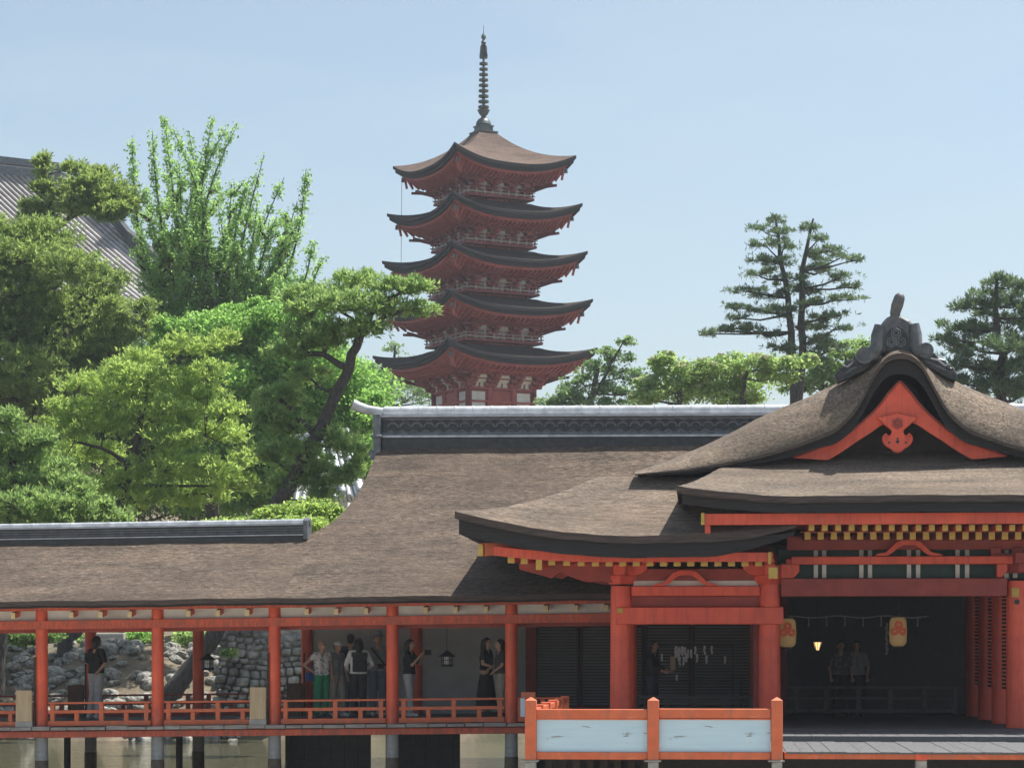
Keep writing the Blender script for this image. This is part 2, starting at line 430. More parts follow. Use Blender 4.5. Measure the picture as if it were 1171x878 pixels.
# deck: long dark floor, row of plank ends along the edge, red joist
b = MB(); b.box(XL, XR + 3 * BAY, 50.2, 54.3, 0.04, FL); b.shear(dzc); b.build('deck', M['deck'], cor, (XR, 52, 0))
b = MB(); x = XL; rr = random.Random(3)
while x < XR + 2.62 * BAY:
    w = rr.uniform(0.34, 0.5); j = rr.uniform(-0.02, 0.03)
    b.box(x + 0.008, x + w - 0.008, 49.72 + j, 50.19, 0.03 + rr.uniform(-0.006, 0.006), 0.105 + rr.uniform(-0.012, 0.012)); x += w
b.shear(dzc); b.build('edge_planks', M['wood'], cor, (XR, 50, 0.1), bev=0.006)
cbar('edge_joist', 49.86, 50.06, zy(840.5), zy(833.2), M['cred'])
cbar('edge_joist', 53.9, 54.1, zy(840.5), zy(833.2), M['dred'])
# railings: one per bay, front and back
def railing(Y, xa, xb, mat, zoff=0.0, d=0.10):
    z = lambda q: zy(q) + zoff
    o = (0.5 * (xa + xb), Y, 0.1)
    b = MB(); b.box(xa, xb, Y - d / 2, Y + d / 2, z(802.2), z(799.8)); b.shear(dzc)
    r = b.build('railing', mat, cor, o, bev=0.008)
    b = MB(); b.box(xa, xb, Y - d * .4, Y + d * .4, z(813), z(809.2)); b.shear(dzc); b.build('middle_rail', mat, r, o, bev=0.005)
    b = MB(); b.box(xa, xb, Y - d * .55, Y + d * .55, z(827.4), z(821.7)); b.shear(dzc); b.build('bottom_rail', mat, r, o, bev=0.005)
    L = xb - xa
    for t, hi in ((0.045, 1), (0.28, 0), (0.52, 1), (0.76, 0), (0.955, 1)):
        xx = xa + L * t; w = 0.045
        b = MB(); b.box(xx - w, xx + w, Y - d * .45, Y + d * .45, z(821.6), z(802.3 if hi else 813.1)); b.shear(dzc); b.build('baluster', mat, r, o)
for k in range(kmin, 2):
    xa = XR + k * BAY + pr + 0.01; xb = XR + (k + 1) * BAY - pr - 0.01
    railing(50, xa, xb, M['orange'])
    if xb < PX(352, 54): railing(54, xa, xb, M['dred'], 0.08)
railing(50, XR + 2 * BAY + pr + .01, XR + 2.45 * BAY, M['orange'])
for px, Y in ((77, 52), (205, 52), (330, 52.6)):
    x = PX(px, Y); b = MB(); b.cyl(x, Y, -1.6, 0.03, 0.075, n=10); b.build('prop_post', M['darkwood'], cor, (x, Y, 0), smooth=True)

# ================================================================== TALL HALL behind the corridor
hall = thing('main_hall', (2.0, 56, 0), 'great hall with broad bark roof and long silver tiled ridge behind the corridor', 'hall')
XE = 15.0
_lb = [(48.8, XB), (52.0, XB), (52.6, PX(381, 52.6)), (53.3, PX(398, 53.3)), (54, PX(411, 54)), (55, PX(425, 55)), (56, PX(436, 56)), (63.2, PX(430, 63.2))]
def xleft(y): return float(np.interp(y, [a for a, _ in _lb], [c for _, c in _lb]))
def zhall(y): return zroof(y) if y <= 56 else zroof(112 - y)
def shh(x, y): return dzc(x) * (1 if y <= 52 else max(0.4, 1 - 0.6 * (y - 52) / 4)) if x < 6 else dzc(6) * (1 if y <= 52 else max(0.4, 1 - 0.6 * (y - 52) / 4))
ys = list(np.linspace(48.8, 52, 11)) + list(np.linspace(52.25, 56, 18)) + list(np.linspace(56.5, 63.2, 12))
P = []
for y in ys:
    xl = xleft(y)
    P.append([(x, y, zhall(y) + shh(x, y) + wob(x, y)) for x in np.linspace(xl + (0.002 if y < 52.01 else 0), XE, 90)])
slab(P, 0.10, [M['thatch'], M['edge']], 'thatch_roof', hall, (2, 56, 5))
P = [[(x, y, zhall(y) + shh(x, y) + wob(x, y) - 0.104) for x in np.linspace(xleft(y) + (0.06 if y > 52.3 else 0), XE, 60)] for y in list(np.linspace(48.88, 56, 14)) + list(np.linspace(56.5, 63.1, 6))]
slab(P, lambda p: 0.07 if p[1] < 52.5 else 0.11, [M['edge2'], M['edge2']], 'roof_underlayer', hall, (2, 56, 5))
xe = PX(437, 56); zt = ZP(466.3, xe, 56)
def sh0(x): return -0.0036 * (x - xe)
M['dtile2'] = M2('ridge_relief_tile', (0.075, 0.085, 0.097), (0.16, 0.175, 0.195), (1, 1, 1), 7, 0.5, 0.25, 0.01)
hr = ridge(hall, xe + 0.05, XE, 56, zt, 45 * MPP(437, 56), sh0, w=0.42, relief=True)
b = MB(); yy = 56 - 0.42 * 0.8
x = xe + 0.3; mp = MPP(600, 56)
while x < 4.5:
    c = (x, zt - 24 * mp)
    b.tube([(c[0] + math.cos(t) * 0.115, yy - 0.012, c[1] + math.sin(t) * 0.10) for t in np.linspace(math.pi, 0, 9)], 0.028, 6)
    b.tube([(c[0] - 0.14 + 0.28 * t, yy - 0.008, c[1] - 0.11 + 0.035 * math.sin(t * 6.28)) for t in np.linspace(0, 1, 9)], 0.024, 6)
    b.box(x - 0.075, x + 0.075, yy - 0.03, yy, zt - 16.5 * mp, zt - 14 * mp)
    x += 0.28
b.box(xe, 4.5, yy - 0.02, yy, zt - 33 * mp, zt - 31.5 * mp)
b.shear(sh0); b.build('wave_relief', M['dtile2'], hr, (xe, yy, zt), smooth=True)
# upswept end tile and end block
b = MB(); b.tube([PT(452, 471, 56), PT(436, 471, 56), PT(420, 468.5, 56), PT(410, 465, 56), PT(404, 462, 56)], [0.10, 0.105, 0.11, 0.115, 0.12], 14)
b.build('ridge_horn', M['tile'], hall, PT(436, 471, 56), smooth=True)
b = MB(); x0, x1 = PX(430, 56), PX(438.5, 56)
b.box(x0, x1, 55.5, 56.5, ZP(526, x0, 56), ZP(475, x0, 56)); b.box(x0 - .05, x1 + .04, 55.45, 56.55, ZP(503, x0, 56), ZP(499, x0, 56))
b.box(x0 - .07, x1 - .02, 55.47, 56.53, ZP(527, x0, 56), ZP(517, x0, 56)); b.build('ridge_end_block', M['mtile'], hall, (x0, 56, zt - .5), bev=0.02)
# walls under it
wy = 54.06
b = MB(); b.box(PX(356, wy), PX(601, wy), wy, wy + 0.12, FL - 0.1, 2.9); b.build('plaster_wall', M['shaded_wall'], hall, (PX(470, wy), wy, 1))
b = MB(); b.box(PX(601, wy) + .002, PX(613, wy), wy, wy + .2, 0.1, 3.0); b.box(PX(872, wy), PX(900, wy), wy, wy + .2, 0.1, 3.2); b.box(PX(601, wy), PX(900, wy), wy + 0.02, wy + 0.25, 2.2, 3.3)
b.box(PX(601, wy), PX(900, wy), wy + 0.02, wy + 0.25, 0.05, 2.19)
b.build('timber_wall', M['dred'], hall, (PX(607, wy), wy, 1))
def lattice(px0, px1, ya, yb, Y, n):
    x0, x1 = PX(px0, Y), PX(px1, Y); z0, z1 = ZP(yb, x0, Y), ZP(ya, x0, Y)
    o = (0.5 * (x0 + x1), Y, z0)
    b = MB(); b.box(x0, x1, Y + 0.03, Y + 0.06, z0, z1)
    s = b.build('lattice_shutter', M['black'], hall, o)
    b = MB()
    for i in range(n):
        z = z0 + (z1 - z0) * (i + 0.5) / n
        b.box(x0 + .04, x1 - .04, Y - 0.012, Y + 0.028, z - 0.018, z + 0.018)
    b.build('slats', M['lattice'], s, o)
    b = MB()
    for xx in (x0, x1 - 0.05): b.box(xx, xx + 0.05, Y - 0.03, Y + 0.029, z0, z1)
    b.box(x0 + .051, x1 - .051, Y - .03, Y + .029, z0 - 0.03, z0); b.box(x0 + .051, x1 - .051, Y - .03, Y + .029, z1, z1 + .03)
    b.build('shutter_frame', M['darkwood'], s, o)
lattice(613, 662, 717, 806, 54.0, 26); lattice(664, 700, 717, 806, 54.0, 26); lattice(702, 736, 717, 806, 54.0, 26)
lattice(738, 790, 715, 806, 54.0, 26); lattice(792, 871, 715, 806, 54.0, 26)
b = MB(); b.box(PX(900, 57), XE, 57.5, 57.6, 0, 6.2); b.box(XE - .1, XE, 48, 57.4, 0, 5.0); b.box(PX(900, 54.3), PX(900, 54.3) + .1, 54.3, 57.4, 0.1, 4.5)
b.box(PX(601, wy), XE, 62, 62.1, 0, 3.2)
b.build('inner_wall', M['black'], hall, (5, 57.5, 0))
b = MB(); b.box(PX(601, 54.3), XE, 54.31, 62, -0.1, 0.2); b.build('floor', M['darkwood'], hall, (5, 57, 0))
# skirting under the hall, half in the water
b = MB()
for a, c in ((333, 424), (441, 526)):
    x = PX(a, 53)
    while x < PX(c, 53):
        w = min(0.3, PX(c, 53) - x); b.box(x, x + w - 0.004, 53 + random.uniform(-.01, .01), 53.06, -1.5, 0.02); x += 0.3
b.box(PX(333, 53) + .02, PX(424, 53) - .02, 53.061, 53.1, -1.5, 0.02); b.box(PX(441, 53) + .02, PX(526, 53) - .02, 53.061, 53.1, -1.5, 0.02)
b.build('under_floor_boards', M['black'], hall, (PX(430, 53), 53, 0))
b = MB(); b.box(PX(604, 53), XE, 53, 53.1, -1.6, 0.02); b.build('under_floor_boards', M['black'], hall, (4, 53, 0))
# ================================================================== FRONT HALL with the swept gable
fh = thing('gabled_worship_hall', (3.4, 47, 0), 'vermilion worship hall with sweeping bark gable, skirt roofs and yellow rafter ends', 'shrine hall')
YC = 46.5; ZF = 0.2
XC = PX(1030, 46.3)
def pil(px): return PX(px, YC)
XP = [pil(710), pil(880), pil(1163)]
XP.append(XP[2] + (XP[1] - XP[0]))
def zc(py, px=880, Y=YC): return ZP(py, PX(px, Y), Y)
def hb(nm, px0, px1, ya, yb, Y0, Y1, mat, bev=0.008, par=None):
    x0, x1 = PX(px0, Y0), PX(px1, Y0); xm = 0.5 * (x0 + x1)
    b = MB(); b.box(x0, x1, Y0, Y1, ZP(yb, xm, Y0), ZP(ya, xm, Y0))
    return b.build(nm, mat, par or fh, (xm, Y0, ZP(yb, xm, Y0)), bev=bev)
# ---- pillars
ptop = [670, 668, 664, 664]
p0 = None
for x, pt_ in zip(XP, ptop):
    zt = ZP(pt_, x, YC)
    b = MB(); b.lathe(x, YC, [(0.212, ZF - 0.25), (0.208, 1.0), (0.195, zt - 0.1), (0.188, zt)], 28)
    b.build('pillar', M['red'], fh, (x, YC, ZF), smooth=True)
for y in (49.0, 51.5, 54.1):
    for x in (XP[1], XP[2]):
        b = MB(); b.lathe(x, y, [(0.2, ZF - 0.2), (0.195, 3.6)], 22); b.build('pillar', M['red'], fh, (x, y, ZF), smooth=True)
for i, y in enumerate((47.75, 50.25, 52.8)):        # dark slatted blinds between the inner pillars on the right
    b = MB()
    for k in range(30): b.box(XP[2] - 0.03, XP[2] + 0.03, y - 0.95, y + 0.95, 0.9 + k * 0.075, 0.945 + k * 0.075)
    b.build('blind', M['darkwood'], fh, (XP[2], y, 1))
# ---- left porch (between the two left pillars) beams
hb('upper_tie', 722, 869, 670, 681, YC - 0.10, YC + 0.10, M['red'])
hb('tie_shadow_board', 722, 869, 681.3, 693.5, YC + 0.03, YC + 0.12, M['dred'])
hb('tie_beam', 704, 896, 694, 713.5, YC - 0.24, YC - 0.21 + 0.4, M['red'], 0.012)
hb('plaster_infill', 724, 868, 663.5, 669.8, YC + 0.06, YC + 0.1, M['white'])
for px in (709,):
    x = PX(px, YC - 0.26); z = ZP(698, x, YC); b = MB(); b.box(x - 0.055, x + 0.055, YC - 0.262, YC - 0.242, z - 0.05, z + 0.05); b.build('brass_plate', M['gold'], fh, (x, YC, z), bev=0.008)
x = PX(1161, YC - .2)
b = MB(); b.box(x - .07, x + .07, YC - 0.225, YC - 0.195, zc(683, 1161), zc(672, 1161)); b.build('brass_plate', M['gold'], fh, (x, YC, zc(680)), bev=0.008)
b = MB(); b.tube([(x + .03, YC - .23, zc(688, 1161)), (x + .03, YC - .19, zc(688, 1161))], 0.05, 14); b.build('iron_stud', M['black'], fh, (x, YC, zc(688)))
# ---- centre bay beams
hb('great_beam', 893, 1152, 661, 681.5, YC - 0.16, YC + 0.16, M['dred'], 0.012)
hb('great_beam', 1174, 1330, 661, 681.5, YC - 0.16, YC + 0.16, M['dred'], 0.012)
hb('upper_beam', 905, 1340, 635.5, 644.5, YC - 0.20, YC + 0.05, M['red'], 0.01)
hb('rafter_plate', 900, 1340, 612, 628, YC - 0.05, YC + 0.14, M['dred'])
hb('green_panel', 890, 1340, 627, 661, YC + 0.20, YC + 0.24, M['green'])
for i, px in enumerate((933, 942.5, 985, 995, 1039.5, 1050, 1095, 1106, 1151, 1161)):
    hb('muntin', px - 2.4, px + 2.4, 627.5, 660.5, YC + 0.15, YC + 0.195, M['white'], 0)
0 and hb('dark_lining', 893, 1340, 681.6, 712, YC + 0.2, YC + 0.3, M['black'])
def frog(px0, px1, py0, py1, Y, mat):               # frog-leg strut
    x0, x1 = PX(px0, Y), PX(px1, Y); xm = .5 * (x0 + x1); zb = ZP(py1, xm, Y); zt = ZP(py0, xm, Y); h = zt - zb; w = (x1 - x0) / 2
    out = [(-1, 0), (-0.9, .12), (-0.68, .2), (-0.52, .5), (-0.36, .86), (-0.16, 1), (.16, 1), (.36, .86), (.52, .5), (.68, .2), (.9, .12), (1, 0)]
    inn = [(.62, 0), (.45, .22), (.32, .5), (.16, .68), (-.16, .68), (-.32, .5), (-.45, .22), (-.62, 0)]
    b = MB(); pts = out + inn
    P3 = [(xm + a * w, zb + c * h) for a, c in pts]
    n = len(out); m = len(inn)
    # strips of quads between outer and inner outlines
    oo = P3[:n]; ii = list(reversed(P3[n:]))
    idx = [round(k * (m - 1) / (n - 1)) for k in range(n)]
    for k in range(n - 1):
        q = [oo[k], oo[k + 1], ii[idx[k + 1]], ii[idx[k]]]
        if idx[k] == idx[k + 1]: q = q[:3]
        b.prism(list(reversed(q)), Y - 0.07, Y + 0.07)
    return b.build('frog_leg_strut', mat, fh, (xm, Y, zb))
frog(746, 822, 652, 669.5, YC - 0.05, M['red'])
frog(1000, 1078, 617.5, 635, YC - 0.16, M['red'])
# bracket blocks on pillar heads
def bracket(x, py_base, mat, wid=30, Y=YC):
    mp = DEP(x, Y) / F; z0 = ZP(py_base, x, Y)
    b = MB()
    b.lathe(x, Y, [(0.20, z0), (0.27, z0 + 0.10), (0.27, z0 + 0.17)], 4, 1.1, 1.1)
    w = wid * mp; zz = z0 + 0.17
    prof = [(-w, zz + 0.20), (-w, zz + 0.12), (-w * .8, zz + 0.03), (-w * .55, zz), (w * .55, zz), (w * .8, zz + 0.03), (w, zz + 0.12), (w, zz + 0.20)]
    b.prism([(x + a, c) for a, c in prof][::1], Y - 0.10, Y + 0.10)
    b.prism([(x + a, c) for a, c in [(-.1, zz), (.1, zz), (.1, zz + .2), (-.1, zz + .2)]], Y - 0.55, Y - 0.102)
    for s in (-w + 0.09, 0, w - 0.09): b.box(x + s - 0.10, x + s + 0.10, Y - 0.12, Y + 0.12, zz + 0.201, zz + 0.31)
    return b.build('bracket_set', mat, fh, (x, Y, z0), bev=0.01)
bracket(XP[0], 668, M['red']); bracket(XP[1], 668, M['red'])
bracket(XP[2], 655, M['dred']); bracket(XP[3], 655, M['dred'])
# projecting beam noses at the corner pillar
for px0, px1, ya, yb in ((893, 914, 645, 661), (1140, 1152, 645, 660)):
    x0, x1 = PX(px0, YC - .2), PX(px1, YC - .2); za, zb = ZP(yb, x0, YC), ZP(ya, x0, YC)
    b = MB(); b.prism([(x0, za), (x1 - .1, za), (x1, za + .12), (x1, zb), (x0, zb)], YC - .22, YC - .02)
    b.build('beam_nose', M['red'], fh, (x0, YC, 3), bev=0.01)

# ---- roof C3: low porch roof on the left (hip)
Y3 = 44.2; X3a = PX(520, Y3); X3b = PX(911, Y3)
z3e = ZP(612.5, PX(720, Y3), Y3)
def z3(x, y):
    df = max(y - Y3, 0); dl = max(x - X3a, 0)
    d = min(df, dl)
    z = min(z3e + 0.42 * d + 0.03 * d * d, 5.0)
    t = max(0.0, 1 - dl / 3.6); tr = max(0.0, 1 - (X3b - x) / 2.2)
    e1 = math.exp(-df / 1.6)
    z += 0.47 * t ** 2.2 * e1 + 0.47 * (1 - e1) * math.exp(-dl / 0.8)
    z += 0.20 * tr ** 2 * math.exp(-df / 1.2)
    return z
def c3grid(ins, dz, nx=70, ny=44):
    xsl = list(X3a + ins + (np.linspace(0, 1, nx) ** 1.0) * (X3b - X3a - ins * 1.6))
    ysl = list(Y3 + ins + np.linspace(0, 1, ny) * (53.5 - Y3 - ins))
    return [[(x, y, z3(x, y) + wob(x, y, 0.8) + dz) for x in xsl] for y in ysl]
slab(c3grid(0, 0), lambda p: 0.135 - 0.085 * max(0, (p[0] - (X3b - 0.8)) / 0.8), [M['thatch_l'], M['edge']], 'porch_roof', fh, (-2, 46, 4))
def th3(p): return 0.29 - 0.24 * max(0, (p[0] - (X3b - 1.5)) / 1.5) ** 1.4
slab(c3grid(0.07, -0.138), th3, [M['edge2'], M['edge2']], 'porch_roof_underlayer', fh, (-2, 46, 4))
# fascia + soffit following the eave
def fascia(nm, x0, x1, yf, zfun, h, th, mat, n=40):
    b = MB()
    xsv = np.linspace(x0, x1, n)
    P = [[(x, yf, zfun(x) - h) for x in xsv], [(x, yf, zfun(x)) for x in xsv], [(x, yf + th, zfun(x)) for x in xsv], [(x, yf + th, zfun(x) - h) for x in xsv], [(x, yf, zfun(x) - h) for x in xsv]]
    b.grid(P)
    for k in (0, n - 1): b.add([P[r][k] for r in range(4)], [(0, 1, 2, 3)])
    return b.build(nm, mat, fh, (x0, yf, zfun(x0)))
x3f = PX(553, 44.55)
zf3 = lambda x: z3(max(x, X3a + 0.35), Y3) - 0.135 - 0.30
fz = lambda x: ZP(632, PX(720, 44.6), 44.6) + (0.16 * max(0, 1 - (x - x3f) / 2.2) ** 2)
fascia('fascia_board', x3f, PX(884, 44.6), 44.6, fz, 0.165, 0.10, M['red'])
# sloping soffit boards
b = MB(); xsv = np.linspace(x3f + 0.12, PX(884, 44.7), 24)
b.grid([[(x, 44.71, fz(x) - 0.03) for x in xsv], [(x, YC + 0.3, fz(x) + 0.22) for x in xsv], [(x, 49.2, fz(x) + 0.32) for x in xsv]])
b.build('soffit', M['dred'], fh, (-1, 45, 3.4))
b = MB(); b.bar((x3f - 0.02, 44.56, fz(x3f) - 0.09), (XP[0] - 0.1, YC, fz(x3f) + 0.06), 0.2, 0.24)
hr_ = b.build('hip_rafter', M['orange'], fh, (x3f, 44.6, 3.5), bev=0.01)
b = MB(); x = PX(550.5, 44.5); b.box(x - 0.055, x + 0.035, 44.46, 44.54, fz(x3f) - 0.215, fz(x3f) + 0.0); b.build('gold_cap', M['gold'], hr_, (x, 44.5, 3.5), bev=0.006)
# left return fascia, running back over the corridor
b = MB(); b.bar((x3f + .04, 44.72, fz(x3f) - .09), (x3f + 0.04, 49.3, fz(x3f) + 0.02), 0.10, 0.165); b.build('fascia_board', M['orange'], fh, (x3f, 46, 3.5))
# bracket arms under the left overhang
for Y, z_, x_out in ((YC, 0.0, 1.95), (49.0, 0.05, 1.9)):
    zb = ZP(668, XP[0], YC); zt_ = ZP(643, XP[0], YC) + z_
    X1 = XP[0] - 0.15; X0 = XP[0] - x_out
    prof = [(X1, zb + .03), (X1, zt_), (X0, zt_), (X0, zt_ - 0.13), (X0 + .35, zt_ - .22), (X0 + .62, zt_ - .30), (X0 + .80, zt_ - 0.19), (X0 + 1.05, zt_ - .30), (X0 + 1.3, zt_ - .38), (X1 - .25, zb + .06)]
    b = MB(); b.prism(prof[::-1], Y - 0.11, Y + 0.11); b.build('bracket_arm', M['dred'], fh, (XP[0] - 1, YC, 3.2), bev=0.008)
hb('wall_plate', 722, 869, 650, 663.3, YC + 0.02, YC + 0.11, M['dred'])
# rafters with yellow ends
def rafters(pxs, ya, yb, yf, length, rise, zoff=None, wpx=7.5, mat='red', capmat='gold'):
    first = None
    for px in pxs:
        x = PX(px, yf); zt_ = ZP(ya, x, yf); zb = ZP(yb, x, yf); zm = .5 * (zt_ + zb); h = zt_ - zb; w = wpx * MPP(px, yf)
        dz = zoff(x) if zoff else 0
        if first is None:
            b = MB(); b.bar((x, yf + 0.02, zm), (x, yf + length, zm + rise), w, h)
            o = b.build('rafter', M[mat], fh, (x, yf, zm)); fz0 = zm
            b = MB(); b.box(x - w / 2 - .004, x + w / 2 + .004, yf - 0.004, yf + 0.018, zb - 0.004, zt_ + 0.004); b.build('rafter_cap', M[capmat], o, (x, yf, zm), bev=0.003)
            first = (o, x, zm, dz); o.location.z += dz
        else:
            o, x0, z0, d0 = first
            clone(o, (x - x0, 0, zm + dz - z0 - d0), fh)
rafters([584.5, 599.5, 631, 648, 664.5] + [681 + 15.55 * k for k in range(13)], 639.5, 647, 44.78, 2.2, 0.12, lambda x: 0.16 * max(0, 1 - (x - x3f) / 2.2) ** 2 * 0.6)
b = MB(); x = PX(616.5, 44.7); z = ZP(645, x, 44.7); b.bar((x, 44.68, z), (x, YC, z + .1), 0.10, 0.20); o = b.build('corner_rafter', M['red'], fh, (x, 44.7, z))
b = MB(); b.box(x - .058, x + .058, 44.655, 44.678, z - .105, z + .105); b.build('gold_cap', M['gold'], o, (x, 44.66, z), bev=0.005)
x = PX(880, 44.6); b = MB(); b.box(x - .03, x + .03, 44.55, 44.598, zc(645, 880, 44.6), zc(631, 880, 44.6)); b.box(x - .02, x + .145, 44.50, 44.548, zc(661.5, 880, 44.6), zc(648.5, 880, 44.6)); b.build('gold_cap', M['gold'], fh, (x, 44.5, 3.3), bev=0.006)
# ---- roof C2: skirt below the gable
Y2 = 43.8; X2a = PX(774, Y2); X2b = 2 * XC - X2a
z2e = ZP(566.5, PX(950, Y2), Y2)
def z2(x, y):
    df = max(y - Y2, 0); dl = max(min(x - X2a, X2b - x), 0)
    d = min(df, dl * 3.2)
    z = z2e + 0.25 * d + 0.01 * d * d
    t = max(0.0, 1 - dl / 2.0)
    return z + 0.19 * t ** 1.7 * math.exp(-df / 2.0)
def c2grid(ins, dz, nx=80, ny=26, yb=48.2):
    return [[(x, y, z2(x, y) + wob(x, y, 0.8) + dz) for x in np.linspace(X2a + ins, X2b - ins, nx)] for y in np.linspace(Y2 + ins, yb, ny)]
slab(c2grid(0, 0), 0.11, [M['thatch_g'], M['edge']], 'skirt_roof', fh, (XC, 45, 4.6))
slab(c2grid(0.035, -0.113), 0.022, [M['edge'], M['edge']], 'skirt_roof_course', fh, (XC, 45, 4.6))
slab(c2grid(0.09, -0.138), 0.185, [M['edge2'], M['edge2']], 'skirt_roof_underlayer', fh, (XC, 45, 4.6))
z = z2e - 0.138 - 0.19
x0, x1 = PX(806, 44.1), 2 * XC - PX(806, 44.1)
ff = lambda x: ZP(586.5, PX(1000, 44.15), 44.15)
fascia('fascia_board', x0, x1, 44.15, ff, 0.20, 0.1, M['red'])
b = MB(); b.box(x0 - .07, x0 - .004, 44.1, 44.2, ff(0) - 0.20, ff(0) + 0.02); b.build('gold_cap', M['gold'], fh, (x0, 44.1, 4), bev=0.006)
b = MB(); b.box(x0, x1, 44.26, 47.0, ff(0) - 0.17, ff(0) - 0.10); b.build('soffit', M['dred'], fh, (XC, 45, 4), bev=0)
b = MB(); b.box(x0, x0 + .1, 44.26, 46.9, ff(0) - .4, ff(0) - .175); b.build('fascia_board', M['red'], fh, (x0, 45, 4))
rafters([928 + 15.3 * k for k in range(26)], 600, 606.5, 44.35, 2.0, 0.05, wpx=6)
rafters([923.5 + 15.05 * k for k in range(27)], 608.5, 616.5, 45.0, 1.4, 0.04, mat='dred', wpx=6.5)
hb('rafter_board', 915, 1340, 606.8, 608.3, 45.02, 45.06, M['dred'], 0)

# ---- roof C1: main gable with drooping verge
YV = 46.25; PPM = F / DEP(XC, YV)
vx = [0, 8, 14, 20, 26, 33, 42, 53, 70, 89, 129, 189, 250, 304]          # px from the centre line
vz = [403.5, 404.5, 407, 411.5, 419, 431, 450, 469, 486, 497, 511, 526, 535.5, 540.5]
mx = [0, 12, 30, 73, 100, 149, 210, 260, 304]
mz = [398, 402, 418, 439, 452, 471, 501, 523, 538]
X1w = 304 / PPM
def vzf(d): return ZC + (HZ - float(np.interp(d * PPM, vx, vz))) * DEP(XC, YV) / F
def mzf(d): return ZC + (HZ - float(np.interp(d * PPM, mx, mz))) * DEP(XC, YV + .9) / F
_ds = np.concatenate([np.linspace(0, 1.2, 22), np.linspace(1.27, X1w, 34)])
dsall = np.concatenate([-_ds[::-1], _ds[1:]])
def sm(a):                                           # light smoothing of a sampled profile
    a = np.array(a); 
    for _ in range(3): a[1:-1] = 0.25 * a[:-2] + 0.5 * a[1:-1] + 0.25 * a[2:]
    return a
VZ = sm([vzf(abs(d)) for d in dsall]); MZ = sm([mzf(abs(d)) for d in dsall]); MZ = np.maximum(MZ, VZ + 0.004)
def gable(ins, dz, xin, y1=55.5):
    prof = [(0, 0.0), (0.06, 0.22), (0.16, 0.45), (0.32, 0.70), (0.55, 0.88), (0.9, 1.0), (1.6, 1.0), (3.0, 1.0), (5.5, 1.0), (y1 - YV, 1.0)]
    rows = []
    sel = [i for i, d in enumerate(dsall) if abs(d) <= X1w - xin]
    for dy, f in prof:
        rows.append([(XC + dsall[i], YV + ins + dy, VZ[i] + (MZ[i] - VZ[i]) * f + dz + wob(XC + dsall[i], YV + dy, 0.7)) for i in sel])
    return rows
def th0(p): return float(np.interp(abs(p[0] - XC), [0, .8, 1.6, 4.9], [.11, .10, .07, .03]))
slab(gable(0, 0, 0), th0, [M['thatch_g'], M['edge']], 'gable_roof', fh, (XC, 46, 6), smooth=50)
def th1(p): return float(np.interp(abs(p[0] - XC), [0, .9, 1.6, 3.0, 4.8], [.27, .26, .14, .07, .02]))
slab([[(x, y, z - th0((x, 0, 0)) - .003) for x, y, z in row] for row in gable(0.10, 0, 0.12, 55.2)], th1, [M['edge2'], M['edge2']], 'gable_roof_underlayer', fh, (XC, 46, 6), smooth=50)
# bargeboard
YB = YV + 0.32
def bz(dpx, py): return (XC + dpx / PPM, ZC + (HZ - py) * DEP(XC, YV) / F)
outer = [(0, 434), (4, 438), (13, 448), (21, 459), (32, 471), (55, 491), (77, 504), (100, 513), (122, 521)]
inner = [(0, 470), (8, 476), (16, 482), (23, 485.5), (32, 492), (50, 503.5), (60, 510.5), (70, 517), (82, 524)]
for s in (-1, 1):
    b = MB()
    for k in range(len(outer) - 1):
        q = [bz(s * outer[k][0], outer[k][1]), bz(s * outer[k+1][0], outer[k+1][1]), bz(s * inner[k+1][0], inner[k+1][1]), bz(s * inner[k][0], inner[k][1])]
        if s < 0: q = q[::-1]
        b.prism(q[::-1], YB, YB + 0.10)
    bb = b.build('bargeboard', M['red'], fh, (XC, YB, 5.5))
    b = MB(); pts = [(*bz(s * a, c - 0.4),) for a, c in outer]
    b.tube([(x, YB - 0.02, z_) for x, z_ in pts], 0.022, 6); b.build('edge_bead', M['dred'], bb, (XC, YB, 5.5), smooth=True)
# gegyo pendant
YG = YB - 0.14
out = [(-24, 476), (-12, 474), (0, 471), (12, 474), (24, 476), (18, 481), (13, 486), (9, 489), (6.5, 492), (7.5, 495), (9.5, 497), (11.5, 496), (12, 494), (14.5, 494.5), (17, 497.5), (17.5, 502), (15.5, 506.5), (12, 510), (8, 512), (5, 515), (0, 517), (-5, 515), (-8, 512), (-12, 510), (-15.5, 506.5), (-17.5, 502), (-17, 497.5), (-14.5, 494.5), (-12, 494), (-11.5, 496), (-9.5, 497), (-7.5, 495), (-6.5, 492), (-9, 489), (-13, 486), (-18, 481)]
b = MB(); P_ = [bz(a - 3, c) for a, c in out]; b.prism(P_[::-1], YG, YG + 0.10)
gg = b.build('gable_pendant', M['red'], fh, (XC, YG, 5.5), bev=0.012)
b = MB(); c = bz(-3, 483)
for k in range(6):
    a = math.pi * k / 3 + .5; b.tube([(c[0] + math.cos(a) * .075, YG - .03, c[1] + math.sin(a) * .075), (c[0] + math.cos(a) * .075, YG + .02, c[1] + math.sin(a) * .075)], 0.036, 8)
b.tube([(c[0], YG - .05, c[1]), (c[0], YG + .02, c[1])], 0.04, 8)
b.build('flower_boss', M['dred'], gg, (c[0], YG, c[1]), smooth=True)
b = MB()
for a_, c_, r_ in ((-12.5, 505, .022), (6.5, 505, .022), (-3, 504, .034), (-3, 500.5, .020)):
    p = bz(a_, c_); b.tube([(p[0], YG - .006, p[1]), (p[0], YG + .01, p[1])], r_, 10)
b.build('hole_dark_disc', M['black'], gg, (c[0], YG, c[1]))  # black discs stand in for the dark of the pierced holes
